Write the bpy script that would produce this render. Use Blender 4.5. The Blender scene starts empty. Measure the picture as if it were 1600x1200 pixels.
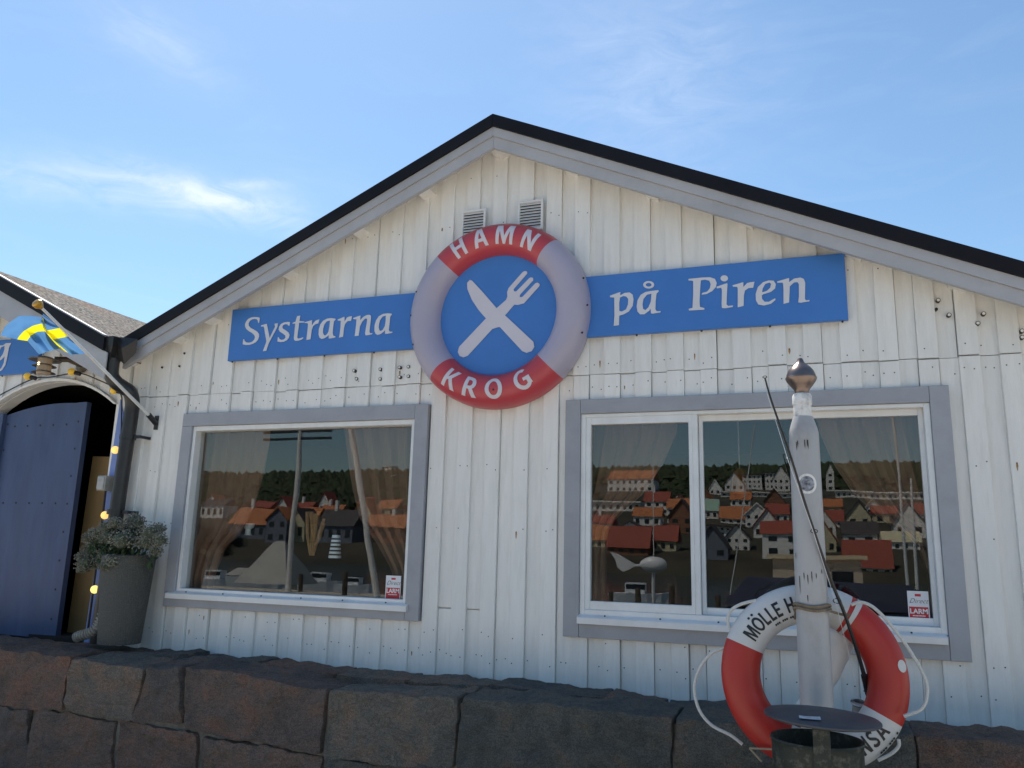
import bpy, bmesh, math, random
from mathutils import Vector, Matrix, noise
from mathutils.geometry import tessellate_polygon
random.seed(7)
SC = bpy.context.scene
COL = SC.collection
R_ = math.radians

# ------------------------------------------------------------------ camera
CAM = Vector((0.0, -4.7, 1.6))
RV = Vector((0.94014129, 0.33979849, 0.02591031))
UV_ = Vector((0.04499762, -0.19914356, 0.9789367))
FV = Vector((-0.33780108, 0.9191729, 0.20251321))
FPX = 1249.764
cam = bpy.data.cameras.new('camera')
camo = bpy.data.objects.new('camera', cam)
COL.objects.link(camo)
M = Matrix((RV, UV_, -FV)).transposed().to_4x4()
M.translation = CAM
camo.matrix_world = M
cam.sensor_width = 36.0
cam.lens = FPX / 1600.0 * 36.0
cam.clip_end = 6000
cam.clip_start = 0.05
SC.camera = camo

# ------------------------------------------------------------------ sky, sun, exposure
SUN_EL, SUN_AZ = 57.0, -42.0
w = bpy.data.worlds.new('World')
SC.world = w
w.use_nodes = True
nt = w.node_tree
N, L = nt.nodes, nt.links
bg = N['Background']
bg.inputs[1].default_value = 0.108
sky = N.new('ShaderNodeTexSky')
sky.sky_type = 'NISHITA'
sky.sun_disc = False
sky.sun_elevation = R_(SUN_EL)
sky.sun_rotation = R_(SUN_AZ)
sky.air_density = 1.2
sky.dust_density = 0.3
sky.ozone_density = 4.0


def nmath(nt, op, a, b=None, c=None):
    n = nt.nodes.new('ShaderNodeMath')
    n.operation = op
    for i, v in enumerate((a, b, c)):
        if v is None:
            continue
        if isinstance(v, (int, float)):
            n.inputs[i].default_value = v
        else:
            nt.links.new(v, n.inputs[i])
    return n.outputs[0]


def nmix(nt, fac, a, b, mode='MIX'):
    n = nt.nodes.new('ShaderNodeMix')
    n.data_type = 'RGBA'
    n.blend_type = mode
    for idx, v in ((0, fac), (6, a), (7, b)):
        if isinstance(v, (int, float)):
            n.inputs[idx].default_value = v
        elif isinstance(v, (tuple, list)):
            n.inputs[idx].default_value = (*v[:3], 1)
        else:
            nt.links.new(v, n.inputs[idx])
    return n.outputs[2]


def nramp(nt, fac, stops):
    n = nt.nodes.new('ShaderNodeValToRGB')
    e = n.color_ramp.elements
    while len(e) < len(stops):
        e.new(0.5)
    for el, (p, c) in zip(e, stops):
        el.position = p
        el.color = (*c[:3], 1) if isinstance(c, (tuple, list)) else (c, c, c, 1)
    nt.links.new(fac, n.inputs[0])
    return n.outputs[0]


def nnoise(nt, vec, scale, detail=4.0, rough=0.55, dist=0.0):
    n = nt.nodes.new('ShaderNodeTexNoise')
    n.inputs['Scale'].default_value = scale
    n.inputs['Detail'].default_value = detail
    n.inputs['Roughness'].default_value = rough
    n.inputs['Distortion'].default_value = dist
    if vec is not None:
        nt.links.new(vec, n.inputs['Vector'])
    return n.outputs[0]


def nmap(nt, vec, scale=(1, 1, 1), rot=(0, 0, 0), loc=(0, 0, 0)):
    n = nt.nodes.new('ShaderNodeMapping')
    n.inputs['Scale'].default_value = scale
    n.inputs['Rotation'].default_value = rot
    n.inputs['Location'].default_value = loc
    nt.links.new(vec, n.inputs['Vector'])
    return n.outputs[0]


def ray(px, py):
    return RV * ((px - 800) / FPX) - UV_ * ((py - 600) / FPX) + FV


tc = N.new('ShaderNodeTexCoord')
dirv = tc.outputs['Generated']
skyc = nmix(nt, 1.0, sky.outputs[0], (1.0, 1.08, 1.06), 'MULTIPLY')
# wispy cirrus: streaky noise over the whole sky, denser in one band
wn = nnoise(nt, nmap(nt, dirv, (2.0, 2.0, 9.0), (0.25, 0.1, 0.3)), 1.6, 7.0, 0.62, 1.2)
veil = nramp(nt, wn, [(0.50, 0.0), (0.80, 0.06)])


def dotc(v):
    n = N.new('ShaderNodeVectorMath')
    n.operation = 'DOT_PRODUCT'
    L.new(dirv, n.inputs[0])
    n.inputs[1].default_value = v
    return n.outputs['Value']


def streak(p0, p1, width, amp):
    a, b = ray(*p0).normalized(), ray(*p1).normalized()
    mid = (a + b).normalized()
    along = (b - a).normalized()
    across = mid.cross(along).normalized()
    half = (b - a).length * 0.5
    wob = nmath(nt, 'MULTIPLY', nmath(nt, 'SUBTRACT', nnoise(nt, dirv, 9.0, 5.0, 0.6), 0.5), width * 1.8)
    u = nmath(nt, 'DIVIDE', dotc(along), half)
    v = nmath(nt, 'DIVIDE', nmath(nt, 'ADD', dotc(across), wob), width)
    f = nmath(nt, 'EXPONENT', nmath(nt, 'MULTIPLY', nmath(nt, 'ADD', nmath(nt, 'MULTIPLY', u, u), nmath(nt, 'MULTIPLY', v, v)), -1.0))
    front = nmath(nt, 'GREATER_THAN', dotc(mid), 0.0)
    tex = nramp(nt, nnoise(nt, nmap(nt, dirv, (5, 5, 16), (0.2, 0.35, 0.2)), 2.2, 7.0, 0.66, 1.0), [(0.34, 0.15), (0.66, 1.0)])
    return nmath(nt, 'MULTIPLY', nmath(nt, 'MULTIPLY', nmath(nt, 'MULTIPLY', f, tex), front), amp)


cl = veil
for args in (((-60, 262), (420, 312), 0.026, 0.34), ((230, 285), (490, 350), 0.018, 0.42), ((340, 290), (450, 290), 0.006, 0.3),
             ((150, 20), (330, 110), 0.03, 0.2), ((880, 60), (1180, 190), 0.10, 0.17)):
    cl = nmath(nt, 'ADD', cl, streak(*args))
cl = nmath(nt, 'MINIMUM', cl, 0.9)
cloudc = nmix(nt, cl, skyc, (8.2, 8.4, 9.0))
L.new(cloudc, bg.inputs[0])

sun = bpy.data.lights.new('sun', 'SUN')
sun.energy = 5.0
sun.angle = R_(0.53)
sun.color = (1.0, 0.94, 0.86)
suno = bpy.data.objects.new('sun', sun)
COL.objects.link(suno)
sd = Vector((math.sin(R_(SUN_AZ)) * math.cos(R_(SUN_EL)), math.cos(R_(SUN_AZ)) * math.cos(R_(SUN_EL)), math.sin(R_(SUN_EL))))
suno.rotation_euler = sd.to_track_quat('Z', 'Y').to_euler()
suno.location = (0, 0, 30)

SC.view_settings.view_transform = 'Standard'
SC.view_settings.look = 'None'
SC.view_settings.gamma = 1.0
SC.view_settings.use_curve_mapping = False
SC.view_settings.exposure = 0.42
SC.render.engine = 'CYCLES'
SC.cycles.use_denoising = True
SC.cycles.max_bounces = 8
SC.cycles.diffuse_bounces = 4
SC.cycles.glossy_bounces = 4
SC.cycles.transparent_max_bounces = 12
SC.cycles.sample_clamp_indirect = 6.0


# ------------------------------------------------------------------ helpers
def P(px, py, Y):
    """point where the photo's line of sight through a pixel meets the plane y = Y"""
    d = ray(px, py)
    return CAM + d * ((Y - CAM.y) / d.y)


def PZ(px, py, Z):
    d = ray(px, py)
    return CAM + d * ((Z - CAM.z) / d.z)


MATS = {}


def mat(name, col, rough=0.6, metal=0.0, var=0.12, nscale=6.0, bump=0.0, bscale=40.0, stretch=(1, 1, 1),
        dark=None, dark_amt=0.0, dscale=3.0, rnd=0.0, spec=0.5, emit=None, trans=0.0, detail=5.0, rp=(0.3, 0.7)):
    if name in MATS:
        return MATS[name]
    m = bpy.data.materials.new(name)
    m.use_nodes = True
    t = m.node_tree
    b = t.nodes['Principled BSDF']
    c = t.nodes.new('ShaderNodeTexCoord').outputs['Object']
    v = nmap(t, c, stretch)
    f = nnoise(t, v, nscale, detail, 0.6)
    lo = tuple(x * (1 - var) for x in col)
    hi = tuple(min(1, x * (1 + var)) for x in col)
    cc = nramp(t, f, [(rp[0], lo), (rp[1], hi)])
    if dark is not None:
        df = nramp(t, nnoise(t, v, dscale, 8.0, 0.65), [(0.5 , 0.0), (0.72, dark_amt)])
        cc = nmix(t, df, cc, dark)
    if rnd:
        oi = t.nodes.new('ShaderNodeObjectInfo')
        k = nmath(t, 'ADD', nmath(t, 'MULTIPLY', oi.outputs['Random'], rnd * 2), 1 - rnd)
        cmb = t.nodes.new('ShaderNodeCombineXYZ')
        for i in range(3):
            t.links.new(k, cmb.inputs[i])
        cc = nmix(t, 1.0, cc, cmb.outputs[0], 'MULTIPLY')
    t.links.new(cc, b.inputs['Base Color'])
    b.inputs['Roughness'].default_value = rough
    b.inputs['Metallic'].default_value = metal
    b.inputs['Specular IOR Level'].default_value = spec
    if bump:
        bn = t.nodes.new('ShaderNodeBump')
        bn.inputs['Strength'].default_value = bump
        bn.inputs['Distance'].default_value = 0.01
        t.links.new(nnoise(t, v, bscale, 8.0, 0.65), bn.inputs['Height'])
        t.links.new(bn.outputs[0], b.inputs['Normal'])
    if emit:
        b.inputs['Emission Color'].default_value = (*emit[0], 1)
        b.inputs['Emission Strength'].default_value = emit[1]
    MATS[name] = m
    return m


class MB:
    def __init__(s):
        s.v, s.f, s.m, s.k = [], [], [], 0

    def add(s, vs, fs):
        o = len(s.v)
        s.v += [tuple(p) for p in vs]
        for f in fs:
            s.f.append(tuple(i + o for i in f))
            s.m.append(s.k)
        return s

    def box(s, x0, x1, y0, y1, z0, z1):
        vs = [(x, y, z) for x in (x0, x1) for y in (y0, y1) for z in (z0, z1)]
        return s.add(vs, [(0, 1, 3, 2), (4, 6, 7, 5), (0, 4, 5, 1), (2, 3, 7, 6), (0, 2, 6, 4), (1, 5, 7, 3)])

    def bev(s, x0, x1, y0, y1, z0, z1, b):
        """box with chamfered edges on its front (-y) side"""
        r = [(x0, z0), (x1, z0), (x1, z1), (x0, z1)]
        q = [(x0 + b, z0 + b), (x1 - b, z0 + b), (x1 - b, z1 - b), (x0 + b, z1 - b)]
        vs = [(x, y1, z) for x, z in r] + [(x, y0 + b, z) for x, z in r] + [(x, y0, z) for x, z in q]
        fs = [(3, 2, 1, 0), (8, 9, 10, 11)]
        for i in range(4):
            j = (i + 1) % 4
            fs += [(i, j, 4 + j, 4 + i), (4 + i, 4 + j, 8 + j, 8 + i)]
        return s.add(vs, fs)

    def prism(s, poly, y0, y1):
        """poly in (x, z), front face at y0 (nearer the camera), back at y1"""
        n = len(poly)
        ar = sum(poly[i][0] * poly[(i + 1) % n][1] - poly[(i + 1) % n][0] * poly[i][1] for i in range(n))
        if ar < 0:
            poly = poly[::-1]
        vs = [(x, y0, z) for x, z in poly] + [(x, y1, z) for x, z in poly]
        fs = []
        tri = tessellate_polygon([[Vector((x, z, 0)) for x, z in poly]])
        for a, b, c in tri:
            pa, pb, pc = poly[a], poly[b], poly[c]
            if (pb[0] - pa[0]) * (pc[1] - pa[1]) - (pc[0] - pa[0]) * (pb[1] - pa[1]) < 0:
                b, c = c, b
            fs += [(a, b, c), (a + n, c + n, b + n)]
        for i in range(n):
            j = (i + 1) % n
            fs.append((i + n, j + n, j, i))
        return s.add(vs, fs)

    def flat(s, loops, fn):
        """flat filled outline with holes; fn maps a 2-D point to 3-D"""
        pts = [p for l in loops for p in l]
        tri = tessellate_polygon([[Vector((p[0], p[1], 0)) for p in l] for l in loops])
        return s.add([fn(*p) for p in pts], [tuple(t) for t in tri])

    def tube(s, path, rad, n=10, caps=True):
        path = [Vector(p) for p in path]
        rad = rad if isinstance(rad, (list, tuple)) else [rad] * len(path)
        prev = None
        rings = []
        for i, p in enumerate(path):
            d = (path[min(i + 1, len(path) - 1)] - path[max(i - 1, 0)]).normalized()
            if prev is None:
                a = d.orthogonal().normalized()
            else:
                a = (prev - d * prev.dot(d))
                a = a.normalized() if a.length > 1e-6 else d.orthogonal().normalized()
            prev = a
            b = d.cross(a)
            rings.append([p + (a * math.cos(2 * math.pi * k / n) + b * math.sin(2 * math.pi * k / n)) * rad[i] for k in range(n)])
        vs = [q for r in rings for q in r]
        fs = []
        for i in range(len(path) - 1):
            for k in range(n):
                k2 = (k + 1) % n
                fs.append((i * n + k, i * n + k2, (i + 1) * n + k2, (i + 1) * n + k))
        if caps:
            fs.append(tuple(range(n - 1, -1, -1)))
            fs.append(tuple((len(path) - 1) * n + k for k in range(n)))
        return s.add(vs, fs)

    def lathe(s, prof, c, n=32, axis=Vector((0, 0, 1)), caps=False):
        """prof: (radius, height) along axis from c"""
        c = Vector(c)
        axis = axis.normalized()
        a = axis.orthogonal().normalized()
        b = axis.cross(a)
        vs, fs = [], []
        for r, h in prof:
            for k in range(n):
                t = 2 * math.pi * k / n
                vs.append(c + axis * h + (a * math.cos(t) + b * math.sin(t)) * r)
        for i in range(len(prof) - 1):
            for k in range(n):
                k2 = (k + 1) % n
                fs.append((i * n + k, i * n + k2, (i + 1) * n + k2, (i + 1) * n + k))
        if caps:
            fs.append(tuple(range(n - 1, -1, -1)))
            fs.append(tuple((len(prof) - 1) * n + k for k in range(n)))
        return s.add(vs, fs)

    def sphere(s, c, r, n=12, m=8, sc=(1, 1, 1)):
        c = Vector(c)
        vs, fs = [], []
        for i in range(m + 1):
            t = math.pi * i / m
            for k in range(n):
                u = 2 * math.pi * k / n
                vs.append(c + Vector((math.sin(t) * math.cos(u) * r * sc[0], math.sin(t) * math.sin(u) * r * sc[1], math.cos(t) * r * sc[2])))
        for i in range(m):
            for k in range(n):
                k2 = (k + 1) % n
                fs.append((i * n + k, (i + 1) * n + k, (i + 1) * n + k2, i * n + k2))
        return s.add(vs, fs)

    def build(s, name, mats, parent=None, smooth=False, label=None):
        me = bpy.data.meshes.new(name)
        me.from_pydata(s.v, [], s.f)
        mats = mats if isinstance(mats, (list, tuple)) else [mats]
        for m in mats:
            me.materials.append(m)
        if len(mats) > 1:
            me.polygons.foreach_set('material_index', s.m)
        if smooth:
            me.polygons.foreach_set('use_smooth', [True] * len(me.polygons))
            try:
                me.set_sharp_from_angle(angle=R_(40))
            except Exception:
                pass
        o = bpy.data.objects.new(name, me)
        COL.objects.link(o)
        if parent is not None:
            adopt(o, parent)
        if label:
            o['label'] = label
        return o


WM = {}


def adopt(o, parent):
    o.parent = parent
    base = WM.get(parent.name, Vector((0, 0, 0)))
    o.matrix_parent_inverse = Matrix.Translation(-base)
    WM[o.name] = Vector((0, 0, 0))


def tag(o, label, cat, group=None, kind=None):
    if label:
        o['label'] = label
    if cat:
        o['category'] = cat
    if group:
        o['group'] = group
    if kind:
        o['kind'] = kind
    return o


def thing(name, loc, label, cat, group=None):
    o = bpy.data.objects.new(name, None)
    o.empty_display_size = 0.1
    COL.objects.link(o)
    o.location = loc
    WM[o.name] = Vector(loc)
    return tag(o, label, cat, group)


def stuff_(o):
    o['kind'] = 'stuff'
    return o


def share(name, me, loc, parent, rotz=0.0):
    """another piece that shares mesh data"""
    o = bpy.data.objects.new(name, me)
    COL.objects.link(o)
    adopt(o, parent)
    o.location = loc
    o.rotation_euler = (0, 0, rotz)
    return o


def text_loops(s, size=1.0, bold=0.0, shear=0.0, space=1.0):
    """outline mesh of a word in the built-in font, centred on x, baseline at 0"""
    cu = bpy.data.curves.new('tmp', 'FONT')
    cu.body = s
    cu.size = size
    cu.offset = bold
    cu.shear = shear
    cu.space_character = space
    cu.align_x = 'CENTER'
    cu.resolution_u = 4
    ob = bpy.data.objects.new('tmp', cu)
    COL.objects.link(ob)
    me = bpy.data.meshes.new_from_object(ob.evaluated_get(bpy.context.evaluated_depsgraph_get()))
    vs = [tuple(v.co) for v in me.vertices]
    fs = [tuple(p.vertices) for p in me.polygons]
    bpy.data.objects.remove(ob)
    bpy.data.curves.remove(cu)
    bpy.data.meshes.remove(me)
    return vs, fs


# ------------------------------------------------------------------ materials
m_plank = mat('white_painted_wood', (0.83, 0.815, 0.775), 0.5, var=0.04, nscale=5, bump=0.25, bscale=26, stretch=(5, 5, 0.6),
              dark=(0.58, 0.55, 0.48), dark_amt=0.26, dscale=6, rnd=0.035)
m_wallcore = mat('white_wall_board', (0.70, 0.69, 0.66), 0.6)
m_grey = mat('grey_painted_wood', (0.36, 0.37, 0.40), 0.5, var=0.06, nscale=4, bump=0.2, bscale=30, stretch=(1, 1, 1), rnd=0.05,
             dark=(0.22, 0.22, 0.23), dark_amt=0.25, dscale=7)
m_greyl = mat('pale_grey_painted_wood', (0.41, 0.41, 0.425), 0.5, var=0.06, nscale=4, bump=0.2, bscale=30, rnd=0.05,
              dark=(0.26, 0.26, 0.27), dark_amt=0.3, dscale=6)
m_black = mat('black_painted_metal', (0.010, 0.009, 0.012), 0.55, var=0.3, nscale=3, spec=0.2)
m_roofing = mat('dark_roofing_felt', (0.03, 0.03, 0.035), 0.9, bump=0.4, bscale=60)
m_white = mat('white_metal_frame', (0.78, 0.78, 0.77), 0.4, var=0.04, nscale=8, dark=(0.5, 0.48, 0.42), dark_amt=0.25, dscale=6)
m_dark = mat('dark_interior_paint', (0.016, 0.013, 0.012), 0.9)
m_floor_in = mat('brown_floor', (0.05, 0.035, 0.025), 0.7)
m_nail = mat('dark_nail', (0.03, 0.025, 0.02), 0.6)
m_rust = mat('rust_stain', (0.42, 0.25, 0.10), 0.8, var=0.4, nscale=90)
m_blue = mat('blue_sign_paint', (0.055, 0.20, 0.56), 0.42, var=0.05, nscale=3, dark=(0.05, 0.16, 0.45), dark_amt=0.3, dscale=2)
m_letter = mat('pale_grey_print', (0.68, 0.68, 0.72), 0.45, var=0.03)
m_bluedoor = mat('blue_door_paint', (0.064, 0.094, 0.19), 0.45, var=0.12, nscale=3, stretch=(3, 3, 0.5), bump=0.2, bscale=18,
                 dark=(0.03, 0.05, 0.15), dark_amt=0.4, dscale=4)
m_bluejamb = mat('light_blue_paint', (0.19, 0.27, 0.58), 0.5, var=0.08)
m_ochre = mat('ochre_board', (0.30, 0.19, 0.08), 0.7, var=0.15, nscale=4, stretch=(3, 3, 0.5))
m_lilac = mat('pale_lilac_paint', (0.42, 0.39, 0.49), 0.35, var=0.05, nscale=2)
m_red = mat('sign_red_paint', (0.49, 0.06, 0.075), 0.35, var=0.07, nscale=3)
m_steel = mat('grey_steel', (0.45, 0.45, 0.46), 0.35, metal=0.8)
m_curtain = mat('beige_curtain', (0.20, 0.105, 0.065), 0.9, var=0.08, nscale=12, stretch=(3, 3, 0.3))

# window glass: clear, with a Fresnel mirror on both faces
m_glass = bpy.data.materials.new('window_glass')
m_glass.use_nodes = True
t = m_glass.node_tree
t.nodes.remove(t.nodes['Principled BSDF'])
tr = t.nodes.new('ShaderNodeBsdfTransparent')
tr.inputs[0].default_value = (0.93, 0.95, 0.94, 1)
gl = t.nodes.new('ShaderNodeBsdfGlossy')
gl.inputs['Roughness'].default_value = 0.0
gl.inputs['Color'].default_value = (1, 1, 1, 1)
bn = t.nodes.new('ShaderNodeBump')
bn.inputs['Strength'].default_value = 0.03
bn.inputs['Distance'].default_value = 0.01
t.links.new(nnoise(t, t.nodes.new('ShaderNodeTexCoord').outputs['Object'], 3.0, 1.0), bn.inputs['Height'])
t.links.new(bn.outputs[0], gl.inputs['Normal'])
lw = t.nodes.new('ShaderNodeLayerWeight')
lw.inputs['Blend'].default_value = 0.5
refl = nmath(t, 'ADD', nmath(t, 'MULTIPLY', nmath(t, 'POWER', lw.outputs['Facing'], 5.0), 0.9), 0.056)
mx = t.nodes.new('ShaderNodeMixShader')
t.links.new(refl, mx.inputs[0])
t.links.new(tr.outputs[0], mx.inputs[1])
t.links.new(gl.outputs[0], mx.inputs[2])
t.links.new(mx.outputs[0], t.nodes['Material Output'].inputs[0])

# ------------------------------------------------------------------ ground, water, hillside
m_ground = mat('pale_quay_concrete', (0.54, 0.47, 0.375), 0.85, var=0.18, nscale=1.5, bump=0.4, bscale=25)
g = MB()
g.add([(-500, -20, 0), (500, -20, 0), (500, 900, 0), (-500, 900, 0)], [(0, 1, 2, 3)])
g.add([(-500, -20, 0), (500, -20, 0), (500, -20, -4), (-500, -20, -4)], [(0, 3, 2, 1)])
tag(g.build('quay_ground', m_ground), 'pale concrete quay in front of the white building', None, kind='structure')
m_water = mat('harbour_water', (0.02, 0.05, 0.06), 0.12, var=0.2, nscale=0.5, bump=0.5, bscale=2.0)
g = MB()
g.add([(-1500, -170, -2.2), (1500, -170, -2.2), (1500, -19.9, -2.2), (-1500, -19.9, -2.2)], [(0, 1, 2, 3)])
tag(g.build('harbour_water', m_water), 'dark harbour water beyond the quay', None, kind='structure')


def hill_z(x, dy):
    """height of the hillside across the harbour, dy metres in front of the wall"""
    if dy < 140:
        return -3.0
    if dy < 155:
        return -3.0 + (dy - 140) * 0.26
    z = 0.9 + (dy - 155) * 0.122
    lim = 92 + 9 * math.sin(x * 0.005 + 1) + 5 * math.sin(x * 0.013)
    if z > lim - 15:
        k = (z - lim + 15) / 30
        z = lim - 15 + 15 * (1 - math.exp(-2 * k))
    return z


m_hill = mat('rough_hillside', (0.05, 0.042, 0.024), 0.95, var=0.5, nscale=0.1, dark=(0.018, 0.032, 0.012), dark_amt=0.95, dscale=0.03)
g = MB()
nx, ny = 80, 44
vs = []
for j in range(ny + 1):
    dy = 136 + 1050 * (j / ny) ** 1.35
    for i in range(nx + 1):
        x = -1350 + 1900 * i / nx
        vs.append((x, -dy, hill_z(x, dy) + (noise.noise((x * 0.03, dy * 0.03, 0)) * 1.6 if dy > 165 else 0)))
g.add(vs, [(j * (nx + 1) + i, (j + 1) * (nx + 1) + i, (j + 1) * (nx + 1) + i + 1, j * (nx + 1) + i + 1) for j in range(ny) for i in range(nx)])
tag(g.build('hillside', m_hill, smooth=True), 'rough dark hillside across the harbour, mirrored in the windows', None, kind='structure')


def RF(px, py, dist):
    """real place of something the panes mirror at a pixel, dist metres of y from the wall"""
    d = ray(px, py)
    tt = (dist + 0.05 - CAM.y) / d.y
    p = CAM + d * tt
    return Vector((p.x, 0.1 - p.y, p.z))


def RFH(px, py):
    """the same on the hillside"""
    for k in range(150, 1100, 3):
        p = RF(px, py, k)
        if p.z <= hill_z(p.x, k):
            return p
    return RF(px, py, 900)

# === STRUCTURE ===
# ------------------------------------------------------------------ white restaurant building
XP, ZP, SL = -1.833, 4.428, 0.455       # ridge and slope of the gable
X0, X1 = -4.862, 1.9


def roof_z(x, drop=0.0):
    return ZP - SL * abs(x - XP) - drop


LW = dict(o=(-4.29, -2.29, 1.147, 2.52), i=(-4.20, -2.385, 1.245, 2.425))
RW = dict(o=(-1.356, 0.738, 1.115, 2.507), i=(-1.262, 0.645, 1.235, 2.42))
HOLES = [LW['i'], RW['i']]
BASE = 0.62
house = thing('restaurant_building', (-1.77, 2.0, 0.85), 'white plank gabled restaurant with grey window casings behind the stone wall', 'building')

wl = MB()


def wall_rect(x0, x1, z0, z1=None):
    """piece of the sheathing; open top follows the roof"""
    if z1 is not None:
        wl.box(x0, x1, 0.02, 0.1, z0, z1)
        return
    xs = [x0] + ([XP] if x0 < XP < x1 else []) + [x1]
    wl.prism([(x0, z0), (x1, z0)] + [(x, roof_z(x, 0.11)) for x in reversed(xs)], 0.02, 0.1)


wall_rect(X0, X1, 2.46)
for a, b in ((X0, LW['i'][0]), (LW['i'][1], RW['i'][0]), (RW['i'][1], X1)):
    wall_rect(a, b, BASE, 2.46)
for h in HOLES:
    wall_rect(h[0], h[1], BASE, h[2])
    wall_rect(h[0], h[1], h[3], 2.46)
core = wl.build('wall', m_wallcore, house)
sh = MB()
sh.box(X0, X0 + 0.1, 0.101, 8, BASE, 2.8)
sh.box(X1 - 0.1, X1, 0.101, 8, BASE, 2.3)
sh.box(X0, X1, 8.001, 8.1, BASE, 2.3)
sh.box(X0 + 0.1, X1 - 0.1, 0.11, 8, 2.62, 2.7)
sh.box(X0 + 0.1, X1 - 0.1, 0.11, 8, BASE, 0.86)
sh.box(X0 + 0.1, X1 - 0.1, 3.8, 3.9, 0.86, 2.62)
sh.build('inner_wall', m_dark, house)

rnd = random.Random(3)
BREAK = 2.668
nails = MB()
rusts = MB()


def nail(x, y, z, r=0.0038, rust=0.09):
    nails.lathe([(r, 0.0), (r * 0.8, 0.0015), (0.0, 0.0018)], (x, y, z), 6, Vector((0, -1, 0)))
    if rnd.random() < rust:
        wd, ln = rnd.uniform(0.003, 0.006), rnd.uniform(0.012, 0.04)
        pts = [(x - wd, z + 0.007), (x - wd * 1.1, z - 0.012), (x - wd * 0.3, z - ln), (x + wd * 0.3, z - ln * 0.85), (x + wd, z - 0.01), (x + wd * 0.6, z + 0.009)]
        rusts.flat([pts], lambda a, b: (a, y - 0.0006, b))


def plank(x0, x1, z0, z1, y0, y1, parent, topf=None, nz=()):
    """one board; topf gives a sloping top"""
    y0 = y0 + rnd.uniform(-0.002, 0.002)
    a, b = x0 + rnd.uniform(-0.003, 0.003), x1 + rnd.uniform(-0.003, 0.003)
    s = rnd.uniform(-0.002, 0.002)
    mb = MB()
    if topf:
        xs = [a] + ([XP] if a < XP < b and topf is ktop else []) + [b]
        poly = [(a, z0), (b, z0)] + [(x, topf(x)) for x in reversed(xs)]
        if min(p[1] for p in poly[2:]) - z0 < 0.03:
            return
        mb.prism(poly, y0, y1)
    else:
        zt = z1 + rnd.uniform(-0.004, 0.004)
        zb = z0 + rnd.uniform(-0.004, 0.004)
        bb = 0.002
        mb.bev(a, b, y0, y1, zb, zt, bb)
    mb.build('plank', m_plank, parent)
    for z in nz:
        if z > z0 + 0.02 and z < (z1 if z1 else topf((a + b) / 2)) - 0.02:
            for xx in ((a + (b - a) * 0.25), (a + (b - a) * 0.75)):
                if rnd.random() < 0.6:
                    nail(xx + rnd.uniform(-0.01, 0.01), y0 - 0.0005, z + rnd.uniform(-0.02, 0.02))


def ktop(x):
    return roof_z(x, 0.105)


PITCH = 0.1925
K0 = -3.335
ZN_UP = (2.72, 3.2, 3.75, 4.1)
ZN_LO = (2.60, 2.1, 1.72, 1.1, 0.95)
k = -9
while True:
    xr = K0 + PITCH * k           # right edge of a cover board
    if xr - 0.3 > X1:
        break
    for cover in (True, False):
        if cover:
            a, b, y0, y1 = xr - 0.098, xr, -0.020, 0.0195
        else:
            a, b, y0, y1 = xr + 0.001, xr + PITCH - 0.099, 0.0, 0.0195
        a, b = max(a, X0 + 0.002), min(b, X1)
        if b - a < 0.015:
            continue
        nz = ZN_UP if cover else (2.74,)
        brk = BREAK + rnd.uniform(-0.006, 0.006)
        long_right = a > 0.72
        plank(a, b, brk if not (-2.28 < a and b < -1.36 and False) else BASE, None, y0, y1, core, ktop, nz)
        nzl = ZN_LO if cover else (2.59, 0.97)
        top = brk - 0.0045
        hit = [h for h in HOLES if b > h[0] - 0.05 and a < h[1] + 0.05]
        yl0 = y0 + 0.001
        if hit:
            h = hit[0]
            plank(a, b, h[3] + 0.04, top, yl0, y1, core, None, nzl)
            plank(a, b, BASE, h[2] - 0.05, yl0, y1, core, None, nzl)
        elif -2.3 < a < -1.9 and not cover:
            plank(a, b, 1.24, top, yl0, y1, core, None, nzl)
            plank(a, b, BASE, 1.232, yl0 + 0.003, y1, core, None, nzl)
        else:
            plank(a, b, BASE, top, yl0, y1, core, None, nzl)
    k += 1
nails_o = nails.build('nail', m_nail, core)
nails_o['kind'] = 'stuff'
ru = rusts.build('rust_streak', m_rust, core)
ru['kind'] = 'stuff'

# round plugs left by old sign fixings
pl = MB()
for px, py in ((553, 579), (557, 592), (594, 577), (594, 592), (624, 574), (624, 589), (638, 573), (638, 588),
               (1466, 469), (1463, 483), (1483, 492), (1537, 490), (1528, 505), (1597, 517), (1597, 527), (288, 552), (253, 574), (280, 572)):
    p = P(px, py, -0.024)
    dk = px in (1463, 288, 253, 280)
    r = 0.0115 if not dk else 0.008
    mb = MB()
    mb.k = 0
    mb.lathe([(r, -0.02), (r, 0.003), (r * 0.72, 0.004)], p, 14, Vector((0, -1, 0)))
    mb.k = 0 if dk else 1
    mb.lathe([(r * 0.72, 0.004), (r * 0.68, 0.001), (0, 0.002)], p, 14, Vector((0, -1, 0)))
    mb.build('fixing_plug', [m_nail, m_plank], core)

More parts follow.
